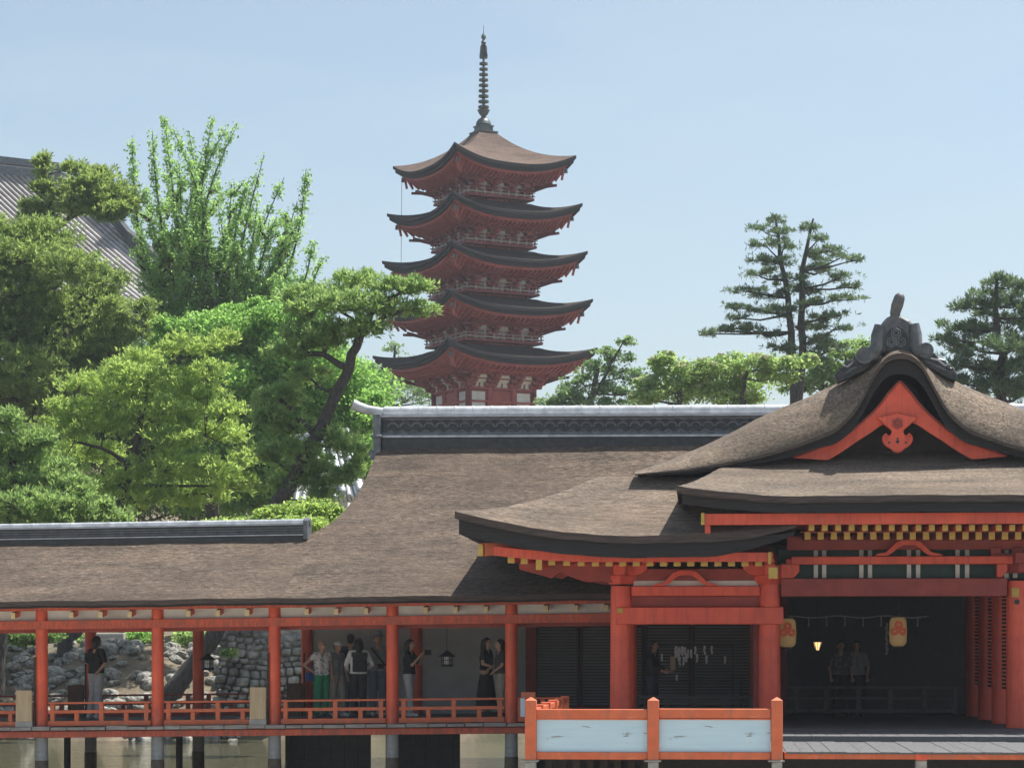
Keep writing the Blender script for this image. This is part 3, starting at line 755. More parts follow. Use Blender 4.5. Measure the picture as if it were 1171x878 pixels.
for s in (-1, 1):
    b = MB(); p = bz(-3 + s * 13, 499); b.tube([(p[0] + math.cos(t) * .05 * (1 - t / 9) * s, YG - .02, p[1] + math.sin(t) * .05 * (1 - t / 9)) for t in np.linspace(0, 5, 14)], 0.018, 6)
    b.build('scroll', M['red'], gg, (c[0], YG, c[1]), smooth=True)
# dark gable wall behind
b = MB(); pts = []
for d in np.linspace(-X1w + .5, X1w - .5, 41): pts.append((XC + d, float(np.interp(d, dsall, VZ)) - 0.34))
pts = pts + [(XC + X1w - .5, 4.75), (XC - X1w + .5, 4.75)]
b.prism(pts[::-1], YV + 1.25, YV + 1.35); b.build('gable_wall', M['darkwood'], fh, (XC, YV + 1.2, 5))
# ---- ridge + demon-tile ornament
xr = XC - 3 / PPM
YO = YV + 0.25
kk = DEP(xr, YO) / F
def oz(px, py): return (PX(px, YO), ZC + (HZ - py) * kk)
b = MB(); b.box(XC - .3, XC + .3, YO + .5, 55.5, MZ.max() - .1, MZ.max() + .38); b.tube([(XC, YO + .5, MZ.max() + .42), (XC, 55.5, MZ.max() + .42)], .12, 12); b.build('ridge', M['mtile'], fh, (XC, 50, 7), bev=.02)
half = [(1003, 404), (1006, 396), (1004, 385), (1005, 374), (1011, 366), (1016, 361), (1031, 361), (1040, 366), (1046, 373), (1048, 383), (1047, 395), (1050, 404)]
b = MB(); b.prism([oz(a, c_) for a, c_ in half][::-1], YO + .0, YO + .42)
M['orn'] = M2('ornament_tile', (0.055, 0.062, 0.070), (0.13, 0.14, 0.155), (1, 1, 1), 6, 0.55, 0.35, 0.015)
orn = b.build('ridge_end_ornament', M['orn'], fh, (xr, YO, 7.2), bev=0.04)
for pts, (px, py, r) in (([(1006, 372), (1003, 384), (1003, 396), (998, 405), (990, 408)], (988, 407, .16)), ([(1045, 371), (1047, 383), (1047, 395), (1051, 403), (1057, 403)], (1058, 402, .15))):
    b = MB(); b.tube([(oz(a, c_)[0], YO - .03, oz(a, c_)[1]) for a, c_ in pts], [0.10, 0.12, 0.13, 0.15, 0.12], 10)
    p = oz(px, py); b.tube([(p[0], YO - .14, p[1]), (p[0], YO + .2, p[1])], r, 18); b.tube([(p[0], YO - .17, p[1]), (p[0], YO - .13, p[1])], r * .55, 14)
    b.build('scroll', M['orn'], orn, (xr, YO, 7), smooth=True)
b = MB(); b.tube([(oz(1024, 366)[0], YO + .1, oz(1024, 366)[1]), (oz(1024, 357)[0], YO + .06, oz(1024, 357)[1]), (oz(1026, 349)[0], YO - .02, oz(1026, 349)[1]), (oz(1028, 342)[0], YO - .1, oz(1028, 342)[1])], [.085, .10, .115, .105], 16, round_=True)
b.build('horn', M['orn'], orn, (xr, YO, 7.6), smooth=True)
p0_ = [oz(a, c_) for a, c_ in [(1012, 402), (1012, 384), (1017, 377), (1025, 373), (1033, 377), (1038, 384), (1038, 402)]]
b = MB(); b.prism(p0_[::-1], YO - .012, YO - .002); b.build('recess_dark_plate', M['dtile'], orn, (xr, YO, 7))  # dark plate, the hollow's shade put into its colour
b = MB()
for px, py in ((1024.5, 381), (1019.5, 391.5), (1030, 391.5)):
    p = oz(px, py)
    for rr_ in (.095, .052):
        b.tube([(p[0] + math.cos(a) * rr_, YO - .03, p[1] + math.sin(a) * rr_) for a in np.linspace(math.pi / 6, math.pi / 6 + 2 * math.pi, 7)], .014, 6)
b.build('hexagon_emblem', M['mtile'], orn, (xr, YO, 7))
for s, pts in ((-1, [(1004, 398), (988, 403), (981, 401), (976, 409), (969, 411), (966, 419), (959, 421), (955, 428), (958, 437), (972, 431), (990, 423), (1004, 412)]),
               (1, [(1046, 396), (1062, 404), (1069, 402), (1074, 409), (1082, 411), (1085, 419), (1091, 421), (1096, 428), (1094, 436), (1080, 430), (1062, 420), (1046, 409)])):
    Q = [oz(a, c_) for a, c_ in pts]
    if s > 0: Q = Q[::-1]
    b = MB(); b.prism(Q[::-1] if s > 0 else Q[::-1], YO + .1, YO + .4)
    w = b.build('ridge_fin', M['dtile'], orn, (xr, YO, 6.8), bev=.02)
    b = MB(); n = len(pts)
    for t in (0.35, 0.65):
        line = []
        for k in range(6):
            u = pts[k if k < 6 else 5]; l = pts[n - 1 - k] if k > 0 else pts[n - 1]
            line.append((u[0] * (1 - t) + l[0] * t, u[1] * (1 - t) + l[1] * t))
        b.tube([(oz(a, c_)[0], YO + .09, oz(a, c_)[1]) for a, c_ in line], .03, 6)
    b.build('fin_course', M['orn'], w, (xr, YO, 6.8), smooth=True)
# ---- inside: floor, ceiling, low fence
b = MB(); b.box(XP[0] - .4, 15, 45.2, 54.0, 0.10, ZF); b.build('floor', M['deck'], fh, (3, 49, 0.2))
b = MB(); b.box(XP[1], 15, 46.9, 54.0, 3.62, 3.68); b.build('ceiling', M['darkwood'], fh, (5, 50, 3.6))
def lowfence(px0, px1, ya, ym, yb, Y, pxs, mat):
    xm = PX(.5 * (px0 + px1), Y); o = (xm, Y, ZF)
    x0, x1 = PX(px0, Y), PX(px1, Y)
    z = lambda q: ZP(q, xm, Y)
    b = MB(); b.box(x0, x1, Y - .04, Y + .04, z(ya) - .06, z(ya)); r = b.build('inner_fence', mat, fh, o)
    b = MB(); b.box(x0, x1, Y - .03, Y + .03, z(ym) - .05, z(ym)); b.build('middle_rail', mat, r, o)
    b = MB(); b.box(x0, x1, Y - .04, Y + .04, z(yb) - .07, z(yb)); b.build('bottom_rail', mat, r, o)
    for px in pxs:
        x = PX(px, Y); b = MB(); b.box(x - .05, x + .05, Y - .035, Y + .035, z(yb + 5), z(ya) - .061); b.build('fence_post', mat, r, o)
M['fence'] = M2('grey_fence_wood', (0.055, 0.055, 0.053), (0.09, 0.09, 0.087), (1, 1, 1), 5, 0.8, .1)
lowfence(900, 1094, 784, 796.5, 810.5, 52, (911, 945, 982, 1018, 1057, 1092), M['fence'])
lowfence(722, 868, 795, 801, 808, 50, (728, 762, 794, 828, 858), M['fence'])
b = MB(); x0, x1 = PX(862, 47.2), PX(872, 47.2); b.box(x0, x1, 47, 54, ZF, 3.4); b.build('side_wall', M['dred'], fh, (x0, 50, 1))

# ================================================================== OPEN STAGE in front
_deckm = M['deck']
st = thing('open_stage', (2, 41, 0), 'grey boarded open stage with red edge beam and white panelled railing', 'stage')
YS = 37.6; ZS = 0.12
xs0, xs1 = PX(600, YS), 13.0
b = MB(); rr = random.Random(5); x = xs0 + .05
while x < xs1:
    w = rr.uniform(0.22, 0.30); b.box(x, x + w - 0.004, (YS - 0.06 if x > PX(890, YS) else YS + .14) + rr.uniform(-.02, .02), 41.6, 0.085, ZS + rr.uniform(-.006, .006)); x += w
b.build('deck', M['deck'], st, (2, 39, .1), bev=.004)
b = MB(); x = xs0 + .05
while x < xs1:
    w = rr.uniform(0.22, 0.30); b.box(x, x + w - 0.004, 41.62, 45.19, 0.10, ZF - .005 + rr.uniform(-.005, .005)); x += w
b.build('upper_deck', M['deck'], st, (2, 43, .1), bev=.004)
b = MB(); b.box(xs0, xs1, 41.55, 41.61, ZS - .04, ZF + .012); b.build('step_nosing', M['deck'], st, (2, 41.6, .1))
def sb(nm, px0, px1, ya, yb, y0, y1, mat, bev=.008, par=None):
    x0, x1 = PX(px0, y0), PX(px1, y0); xm = .5 * (x0 + x1)
    b = MB(); b.box(x0, x1, y0, y1, ZP(yb, xm, y0), ZP(ya, xm, y0)); return b.build(nm, mat, par or st, (xm, y0, ZP(yb, xm, y0)), bev=bev)
sb('edge_beam', 897, 1500, 860.5, 868.5, YS, YS + .18, M['orange'])
for px in (1052, 1217):
    x = PX(px, YS + .3); b = MB(); b.box(x - .085, x + .085, YS - .03, YS + .16, ZP(868.5, x, YS) + .001, ZP(861.5, x, YS)); o = b.build('joist_end', M['red'], st, (x, YS, -.1))
    b = MB(); b.box(x - .085, x + .085, YS + .02, YS + .22, -1.8, ZP(868.7, x, YS)); b.build('pile', M['stone'], st, (x, YS, -1), bev=.015)
M['panel'] = M2('peeling_white_paint', (0.46, 0.64, 0.76), (0.53, 0.70, 0.81), (0.6, 1, 6), 2, 0.7, .15, .004)
def peel(m):
    nt = m.node_tree; p = [n for n in nt.nodes if n.type == 'BSDF_PRINCIPLED'][0]
    src_ = p.inputs['Base Color'].links[0].from_socket
    v = mapping(nt, (0.8, 1, 6)); n = noise(nt, v, 1.5, 7, .66)
    r = ramp(nt, [(0.60, (0, 0, 0)), (0.615, (1, 1, 1))]); nt.links.new(n.outputs[0], r.inputs[0])
    v2 = mapping(nt, (1, 1, 9)); n2 = noise(nt, v2, 8, 4, .6); r2 = ramp(nt, [(.3, (.12, .12, .125)), (.7, (.30, .30, .30))]); nt.links.new(n2.outputs[0], r2.inputs[0])
    c = mixc(nt, r.outputs[0], src_, r2.outputs[0]); nt.links.new(c, p.inputs['Base Color'])
peel(M['panel'])
posts = (607, 747, 888.5)
r0 = sb('railing', 613.5, 740.5, 810.5, 821, YS - .01, YS + .11, M['orange'])
sb('top_rail', 753.5, 881.5, 810, 820.5, YS - .01, YS + .11, M['orange'], par=r0)
for a, c_ in ((613.5, 740.5), (753.5, 881.5)):
    sb('panel', a + .3, c_ - .3, 821.2, 859.3, YS + .035, YS + .075, M['panel'], 0, r0)
    sb('panel_border', a + .4, c_ - .4, 821.1, 822.6, YS + .02, YS + .034, M['orange'], 0, r0)
    sb('bottom_rail', a, c_, 859.5, 868, YS - .01, YS + .11, M['orange'], par=r0)
for px in posts:
    x = PX(px, YS); hw = .088; zt_ = ZP(800.5, x, YS); zb = ZP(868.4, x, YS)
    b = MB(); b.box(x - hw, x + hw, YS - .05, YS + .13, zb, zt_)
    b.add([(x - hw, YS - .05, zt_), (x + hw, YS - .05, zt_), (x + hw, YS + .13, zt_), (x - hw, YS + .13, zt_), (x, YS + .04, zt_ + .055)], [(0, 1, 4), (1, 2, 4), (2, 3, 4), (3, 0, 4)])
    b.build('railing_post', M['orange'], r0, (x, YS, zb), bev=.006)
    b = MB(); b.box(x - .14, x + .12, YS - .07, YS + .17, zb - .03, zb - .002); b.box(x - .08, x + .08, YS - .04, YS + .14, -1.8, zb - .031); b.build('pile', M['stone'], st, (x, YS, -1), bev=.01)
# left return of the railing, going back to the hall
x = PX(607, YS)
b = MB(); zt_ = ZP(811, x, YS); b.box(x - .05, x + .05, YS + .14, 46.1, zt_ - .09, zt_); rl = b.build('railing', M['orange'], st, (x, 42, .9), bev=.006)
b = MB(); b.box(x - .045, x + .045, YS + .14, 46.1, zt_ - .45, zt_ - .36); b.build('middle_rail', M['orange'], rl, (x, 42, .5))
b = MB(); b.box(x - .05, x + .05, YS + .14, 46.1, ZS, ZS + .12); b.build('bottom_rail', M['orange'], rl, (x, 42, .2))
for y in (39.3, 41.0, 42.7, 44.4, 46.1):
    b = MB(); b.box(x - .08, x + .08, y - .08, y + .08, ZS, zt_ + .04); b.build('railing_post', M['orange'], rl, (x, y, ZS), bev=.006)
sb('edge_beam', 604, 604.8, 862, 872, YS + .2, 46.4, M['orange'])
b = MB(); b.box(PX(596, 47), PX(612, 47), 47, 47.1, zc(797, 600, 47), zc(791, 600, 47)); b.build('top_rail', M['orange'], rl, (PX(604, 47), 47, .9))
b = MB(); b.box(PX(595, 47), PX(600, 47), 47.02, 47.06, zc(819, 600, 47), zc(798, 600, 47)); b.build('panel', M['panel'], rl, (PX(597, 47), 47, .5))
b = MB(); b.box(xs0 + .2, xs1, 39.6, 39.7, -1.8, .0)
x = xs0 + .3
b.build('under_boarding', M['black'], st, (2, 39.6, -1))
b = MB()
for k in range(9): b.box(xs0 + .25 + k * .22, xs0 + .36 + k * .22, 38.6, 38.7, -1.8, .04)
b.build('under_slats', M['darkwood'], st, (xs0 + 1, 38.6, -1))
# ================================================================== FIVE-STOREY PAGODA
PY = 160.0; PXm = PX(553, PY)
pg = thing('pagoda', (PXm, PY, 14.5), 'red five-storey pagoda with dark upswept eaves and ringed bronze spire', 'pagoda', rz=R(33.5))
M['thatch_p_shade'] = thatch('pagoda_bark_shaded', (0.030, 0.026, 0.024), (0.055, 0.045, 0.040), (0.11, 0.085, 0.07), (0.05, 0.043, 0.04), (1.0, 1.0, 2.0))  # darker copy for lower tiers, shade of the tier above put into the colour
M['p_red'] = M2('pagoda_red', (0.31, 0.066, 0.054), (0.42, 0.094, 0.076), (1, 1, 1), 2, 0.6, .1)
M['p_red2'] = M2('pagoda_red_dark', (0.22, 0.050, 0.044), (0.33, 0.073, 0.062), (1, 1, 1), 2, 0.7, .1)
SPZ = [None]
class PB(MB):                                       # local coordinates of the pagoda
    def build(self, name, mat, parent=None, smooth=False, bev=0):
        if SPZ[0] is not None: self.v = [(x * .84, y * .84, SPZ[0] + (z - SPZ[0]) * .885) for x, y, z in self.v]
        me = bpy.data.meshes.new(name); me.from_pydata(self.v, [], self.f)
        mats = mat if isinstance(mat, (list, tuple)) else [mat]
        for mm in mats: me.materials.append(mm)
        if len(mats) > 1: me.polygons.foreach_set('material_index', self.m)
        bm = bmesh.new(); bm.from_mesh(me); bmesh.ops.recalc_face_normals(bm, faces=bm.faces[:]); bm.to_mesh(me); bm.free()
        if smooth:
            me.polygons.foreach_set('use_smooth', [True] * len(me.polygons)); me.set_sharp_from_angle(angle=R(35))
        o = bpy.data.objects.new(name, me); COL.objects.link(o); o.parent = parent
        if bev:
            bb = o.modifiers.new('bevel', 'BEVEL'); bb.width = bev; bb.segments = 1; bb.limit_method = 'ANGLE'
        return o
ZB = 14.5
def lz(Z): return Z - ZB
eaves = [20.35, 23.55, 26.7, 29.85, 33.0]; half = [5.42, 5.2, 4.95, 4.7, 4.4]; body = [2.46, 2.28, 2.12, 1.98, 1.86]
APEX = 36.0
def rot4(p, k):
    x, y, z = p
    for _ in range(k): x, y = -y, x
    return (x, y, z)
def ring_roof(e, h, inner, rise, lift, th, nm, mats, ins=0.0, dz=0.0):
    b = PB(); n = 24; m = 10
    for k in range(4):
        top = []
        for j in range(m + 1):
            d = j / m; w = (h - ins) * (1 - d) + inner * d
            row = []
            for i in range(n + 1):
                t = -1 + 2 * i / n
                up = lift * (abs(t) ** 2.6) * (1 - d) ** 1.6
                flare = 0.10 * abs(t) ** 4 * (1 - d)
                z = e + dz + rise * ((0.62 * d + 0.38 * d * d) if inner > 1 else (0.42 * d + 0.58 * d ** 2.2)) + up
                row.append(rot4((t * (w + flare), -(w + flare), z), k))
            top.append(row)
        b.mi = 0; b.grid(top)
        b.mi = 1
        b.grid([[(p[0], p[1], p[2] - th) for p in top[0]], top[0]])
        b.grid([[(p[0] * .985, p[1] * .985, p[2] - th) for p in top[j]] for j in range(m + 1)])
    return b.build(nm, mats, pg, smooth=True)
for i in range(5):
    e = lz(eaves[i]); h = half[i]; bw = body[i]
    last = i == 4
    inner = 0.45 if last else body[i + 1] + 0.45
    rise = (APEX - eaves[4] - 0.1) if last else 1.0
    ring_roof(e, h, inner, rise, 0.9, 0.20, 'roof', [M['thatch_p'] if last else M['thatch_p_shade'], M['edge2']])
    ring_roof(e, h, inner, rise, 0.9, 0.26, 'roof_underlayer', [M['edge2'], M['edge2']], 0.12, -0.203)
    # soffit in two steps with rafters in relief
    b = PB()
    for k in range(4):
        rows = []
        for d, zz in ((0.0, -0.60), (0.30, -0.72), (0.31, -0.86), (1.0, -1.05)):
            w = (h - 0.32) * (1 - d) + (bw + 0.1) * d
            rows.append([rot4((t * w, -w, e + zz + (0.9 * abs(t) ** 2.6) * (1 - d) ** 1.6), k) for t in np.linspace(-1, 1, 25)])
        b.grid(rows)
        w0 = h - 0.30
        rows = [[rot4((t * w0, -w0, e - zz + 0.9 * abs(t) ** 2.6), k) for t in np.linspace(-1, 1, 25)] for zz in (0.44, 0.62)]
        b.grid(rows)
        nr = 26
        for r_ in range(nr):
            x = -1 + 2 * (r_ + .5) / nr
            up = 0.9 * abs(x) ** 2.6
            w = h - 0.42
            p0 = (x * w, -w, e - 0.68 + up); p1 = (x * max(abs(x) * 0 + bw + .5, 0.1) if abs(x) > .99 else x * w, -(bw + 1.2 if abs(x) * w < bw + 1.2 else abs(x) * w - .05), e - 0.92 + up * .3)
            b.bar(rot4(p0, k), rot4(p1, k), 0.10, 0.13)
    b.build('eave_soffit', M['p_red'], pg)
    # brackets: stepped corbels at columns and corners
    b = PB()
    zt = e - 1.0
    for k in range(4):
        for cx in (-1, -0.36, 0.36, 1):
            x = cx * bw
            for s, (o_, zz) in enumerate(((0.18, -0.62), (0.55, -0.36), (0.95, -0.10))):
                b.add(*[( [rot4(p, k) for p in q], f) for q, f in [(
                    [(x-.42+.05*s, -bw-o_-.11, zt+zz-.1), (x+.42-.05*s, -bw-o_-.11, zt+zz-.1), (x+.42-.05*s, -bw-o_+.11, zt+zz-.1), (x-.42+.05*s, -bw-o_+.11, zt+zz-.1),
                     (x-.5+.05*s, -bw-o_-.11, zt+zz+.12), (x+.5-.05*s, -bw-o_-.11, zt+zz+.12), (x+.5-.05*s, -bw-o_+.11, zt+zz+.12), (x-.5+.05*s, -bw-o_+.11, zt+zz+.12)],
                    [(0,3,2,1),(4,5,6,7),(0,1,5,4),(1,2,6,5),(2,3,7,6),(3,0,4,7)])]][0])
            b.bar(rot4((x, -bw, zt - .62), k), rot4((x * 1.12, -bw - 1.25, zt - .02), k), 0.16, 0.2)
        for cx in (-1, 1):
            b.bar(rot4((cx * bw, -bw, zt - .5), k), rot4((cx * (bw + 1.5), -bw - 1.5, zt + .1), k), 0.18, 0.22)
            b.bar(rot4((cx * (bw + .4), -bw - .4, zt - .15), k), rot4((cx * (bw + 1.7), -bw - 1.7, zt - .0), k), 0.13, 0.16)
        for o_, zz in ((0.45, -.2), (0.95, .05)):
            b.bar(rot4((-bw - o_, -bw - o_, zt + zz), k), rot4((bw + o_, -bw - o_, zt + zz), k), 0.14, 0.14)
        for cx in (-0.68, 0, 0.68):                  # white infill between brackets, with a strut in it
            x = cx * bw; w = bw * 0.20
            rows = []
            for zz, sc, oo in ((-0.62, 1.0, .03), (-0.12, .8, .50)):
                for dz_, s2, o2 in ((-.12, 1, 0), (.14, .7, .1)):
                    rows.append([rot4((x + q * w * sc * s2, -bw - oo - o2, zt + zz + dz_), k) for q in (-1, 1)])
            wh = PB(); wh.grid(rows); wh.build('bracket_infill', M['white'], pg)
            b.bar(rot4((x, -bw - .06, zt - .76), k), rot4((x, -bw - .14, zt - .46), k), 0.10, 0.06)
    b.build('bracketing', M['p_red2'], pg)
    # body
    zb = e - 3.6 if i == 0 else lz(eaves[i - 1]) + 0.9
    zt2 = e - 0.9
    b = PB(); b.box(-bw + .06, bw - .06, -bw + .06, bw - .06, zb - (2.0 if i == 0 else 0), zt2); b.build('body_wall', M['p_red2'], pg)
    b = PB(); bwh = PB()
    hgt = zt2 - zb
    for k in range(4):
        for cx in (-1, -0.36, 0.36, 1):
            q0 = rot4((cx * bw, -bw, zb - (2 if i == 0 else 0)), k); b.tube([q0, (q0[0], q0[1], zt2)], 0.17, 10)
        for f in ((0.97, .12), (0.55, .12), (0.02, .14)) if i else ((0.97, .14), (0.66, .10), (0.34, .12), (0.0, .14)):
            z = zb + hgt * f[0]; b.bar(rot4((-bw, -bw - .04, z), k), rot4((bw, -bw - .04, z), k), 0.16, f[1])
        for cx in (-.68, .68):
            x = cx * bw; w = bw * .2
            if i == 0:
                z0, z1 = zb + hgt * .05, zb + hgt * .58
                bwh.add([rot4(p, k) for p in [(x - w, -bw + .02, z0 - 1.5), (x + w, -bw + .02, z0 - 1.5), (x + w, -bw + .02, z1 * 1), (x - w, -bw + .02, z1)]], [(0, 1, 2, 3)])
            z0, z1 = zb + hgt * .70, zb + hgt * .92
            bwh.add([rot4(p, k) for p in [(x - w * 1.2, -bw + .02, z0), (x + w * 1.2, -bw + .02, z0), (x + w * 1.2, -bw + .02, z1), (x - w * 1.2, -bw + .02, z1)]], [(0, 1, 2, 3)])
        z0, z1 = zb + hgt * .74, zb + hgt * .90
        bwh.add([rot4(p, k) for p in [(-.25 * bw, -bw + .02, z0), (.25 * bw, -bw + .02, z0), (.25 * bw, -bw + .02, z1), (-.25 * bw, -bw + .02, z1)]], [(0, 1, 2, 3)])
        bd = PB(); bd.add([rot4(p, k) for p in [(-.3 * bw, -bw + .01, zb), (.3 * bw, -bw + .01, zb), (.3 * bw, -bw + .01, zb + hgt * .6), (-.3 * bw, -bw + .01, zb + hgt * .6)]], [(0, 1, 2, 3)]); bd.build('door', M['p_red'], pg)
    b.build('body_frame', M['p_red'], pg, smooth=True); bwh.build('plaster_panel', M['white'], pg)
    if i:
        wv = bw + 0.52; z0 = lz(eaves[i - 1]) + 1.2
        b = PB(); b.box(-wv - .1, wv + .1, -wv - .1, wv + .1, z0, z0 + .16)
        bal = b.build('balcony', M['p_red2'], pg)
        M.setdefault('p_rail', M2('pagoda_rail', (0.46, 0.36, 0.32), (0.60, 0.50, 0.46), (1, 1, 1), 3, .7, .1))
        b = PB()
        for k in range(4):
            for zz, w in ((0.30, .07), (0.52, .06), (0.74, .08)):
                b.bar(rot4((-wv - .2, -wv, z0 + zz), k), rot4((wv + .2, -wv, z0 + zz), k), w, w)
            for t in np.linspace(-1, 1, 9):
                b.bar(rot4((t * wv, -wv, z0 + .16), k), rot4((t * wv, -wv, z0 + (.95 if abs(t) == 1 else .74)), k), .08, .08)
        b.build('balcony_rail', M['p_rail'], bal)
# wind bells under the corners
# spire
b = PB(); za = lz(APEX); SPZ[0] = za
b.box(-.85, .85, -.85, .85, za - .36, za - .24); b.box(-.55, .55, -.55, .55, za - .24, za + .14); b.box(-.62, .62, -.62, .62, za + .14, za + .22); b.box(-.3, .3, -.3, .3, za + .2, za + .31)
sp = b.build('spire_base', M['bronze'], pg)
H = 6.75
b = PB()
b.lathe(0, 0, [(.62, za + .3), (.58, za + .5), (.42, za + .72), (.2, za + .85), (.2, za + .95)], 20)
b.lathe(0, 0, [(.18, za + .95), (.30, za + 1.05), (.44, za + 1.28), (.50, za + 1.42), (.22, za + 1.36), (.12, za + 1.3)], 12)
b.tube([(0, 0, za + .9), (0, 0, za + H - .4)], [.14, .08], 10)
b.build('spire_shaft', M['bronze'], sp, smooth=True)
for k in range(9):
    b = PB(); z = za + 1.62 + k * .405; r = .42 - k * .012
    b.lathe(0, 0, [(.16, z - .02), (r, z - .055), (r + .02, z + .0), (r, z + .10), (.16, z + .12)], 18); b.build('spire_ring', M['bronze'], sp, smooth=True)
b = PB(); z = za + 5.3
for k in range(4):
    a = k * math.pi / 2 + .3
    pr_ = [(.05, z - .05), (.36, z + .0), (.44, z + .12), (.38, z + .42), (.34, z + .85), (.22, z + 1.0), (.05, z + 1.02)]
    n = len(pr_)
    vs = [(math.cos(a) * r + math.sin(a) * o_, math.sin(a) * r - math.cos(a) * o_, q) for o_ in (-.03, .03) for r, q in pr_]
    b.add(vs, [tuple(range(n)), tuple(range(2 * n - 1, n - 1, -1))] + [(j, (j + 1) % n, (j + 1) % n + n, j + n) for j in range(n)])
b.build('flame_finial', M['bronze'], sp)
b = PB(); b.lathe(0, 0, [(.05, z + .95), (.17, z + 1.08), (.2, z + 1.2), (.12, z + 1.33), (.08, z + 1.38), (.18, z + 1.5), (.2, z + 1.6), (.14, z + 1.74), (.03, z + 1.9), (.015, z + 2.5)], 14)
b.build('jewel', M['bronze'], sp, smooth=True)
SPZ[0] = None
b = PB(); c_ = half[4] * 1.0
# thin chain hanging from the top left eave corner
q = rot4((-c_ + .35, -c_ + .35, 0), 3)
b.tube([(q[0], q[1], lz(eaves[4]) + .25), (q[0] * 1.01, q[1] * 1.01, lz(eaves[2]) - .1)], .018, 5); b.build('chain', M['p_rail'], pg)
for i in range(5):
    for k in range(4):
        q = rot4((-half[i] + .4, -half[i] + .4, lz(eaves[i]) + .15), k)
        b = PB(); b.lathe(q[0], q[1], [(.02, q[2] - .05), (.1, q[2] - .1), (.13, q[2] - .38), (.02, q[2] - .38)], 8); b.build('wind_bell', M['bronze'], pg)

# ================================================================== BIG TILED TEMPLE ROOF, upper left
tl = [(-160, 180, 152), (72, 207, 148), (294, 390, 136), (59, 380, 132)]
A_, B_, C_, D_ = [Vector(PT(*q)) for q in tl]
th = thing('temple_hall', tuple((A_ + B_ + C_ + D_) / 4), 'large temple hall roof of grey striped tiles up on the wooded hill', 'temple')
nrm = (B_ - A_).cross(D_ - A_).normalized()
if nrm.y > 0: nrm = -nrm
b = MB(); b.grid([[A_.lerp(B_, t).lerp(D_.lerp(C_, t), s) - nrm * (0.5 * math.sin(math.pi * s)) for t in np.linspace(0, 1, 3)] for s in np.linspace(0, 1, 12)])
b.build('tile_bed', M['dtile'], th, tuple(A_))
M['tstripe'] = M2('old_cover_tile', (0.30, 0.285, 0.28), (0.46, 0.44, 0.435), (1, 1, 1), 3, .8, .2, .02, big=(.24, .22, .21), bigscale=.4)
b = MB(); n = 31
for k in range(n):
    t = (k + .5) / n
    pts = [A_.lerp(B_, t).lerp(D_.lerp(C_, t), s) - nrm * (0.5 * math.sin(math.pi * s)) + nrm * .05 for s in np.linspace(0, 1, 12)]
    b.tube(pts, .125, 7)
b.build('cover_tiles', M['tstripe'], th, tuple(A_), smooth=True)
b = MB()
b.bar(A_ + Vector((0, 0.2, .25)), B_ + Vector((0, .2, .25)), .8, .55); b.bar(A_ + Vector((0, 0.2, .72)), B_ + Vector((0, .2, .72)), 1.0, .14); b.bar(A_ + Vector((0, 0.2, .95)), B_ + Vector((0, .2, .95)), .6, .3)
b.build('ridge', M['mtile'], th, tuple(A_))
b = MB()
q0, q1 = Vector(PT(128, 246, 144)), Vector(PT(160, 282, 143)); b.bar(q0, q1 + Vector((1, 0, -1.5)), .7, .5)
b.bar(B_ + nrm * .15, C_ + nrm * .15, .5, .35); b.build('verge_ridge', M['dtile'], th, tuple(B_))
back = A_ + Vector((0, 16, -9)); b = MB()
b.add([A_ - nrm * .05, B_ - nrm * .05, B_ + Vector((0, 16, -9)), back], [(0, 1, 2, 3)]); b.build('rear_roof', M['dtile'], th, tuple(A_))
b = MB(); e0, e1 = D_.lerp(C_, .04), D_.lerp(C_, .96)
b.add([e0 + Vector((0, 2, -.3)), e1 + Vector((0, 2, -.3)), Vector((e1.x, e1.y + 2, 9)), Vector((e0.x, e0.y + 2, 9))], [(0, 1, 2, 3)])
b.build('hall_wall', M['darkwood'], th, tuple(D_))
# ================================================================== SMALL TILED HOUSE between the trees
hy = 84
hs = thing('tiled_house', PT(370, 700, hy), 'small house with pale grey tiled roof glimpsed between leaning pine and bark roof', 'house')
def roofplane(q, nst, par, nm):
    a, b_, c_, d_ = [Vector(p) for p in q]
    m = MB(); m.grid([[a.lerp(b_, t).lerp(d_.lerp(c_, t), s) for t in (0, 1)] for s in (0, 1)]); o = m.build(nm, M['mtile'], par, tuple(a))
    m = MB()
    nn = (b_ - a).cross(d_ - a).normalized()
    if nn.z < 0: nn = -nn
    for k in range(nst):
        t = (k + .5) / nst; m.tube([a.lerp(b_, t) + nn * .03, d_.lerp(c_, t) + nn * .03], .07, 7)
    m.build('cover_tiles', M['tile'], o, tuple(a), smooth=True)
a0, b0 = Vector(PT(345, 508, hy + 3)), Vector(PT(393, 500, hy + 3)); c0, d0 = Vector(PT(413, 566, hy - 1)), Vector(PT(335, 574, hy - 1))
roofplane((a0, b0, c0, d0), 9, hs, 'roof')
roofplane((a0 + Vector((0, .05, 0)), b0 + Vector((0, .05, 0)), b0 + Vector((.5, 4, -2)), a0 + Vector((-.5, 4, -2))), 16, hs, 'roof')
b = MB(); b.bar(a0 + Vector((-.2, 0, .15)), b0 + Vector((.2, 0, .15)), .35, .4); b.bar(b0 + Vector((0, 0, .1)), c0 + Vector((0, 0, .12)), .22, .26); b.bar(b0 + Vector((-.5, -.1, .06)), c0 + Vector((-.6, -.1, .08)), .16, .2)
b.build('ridge', M['tile'], hs, tuple(a0), bev=.03)
b = MB(); b.box(d0.x + .6, c0.x - .6, hy - .3, hy + 6, 1.0, d0.z + .05); b.build('wall', M['white'], hs, (d0.x, hy, 1))

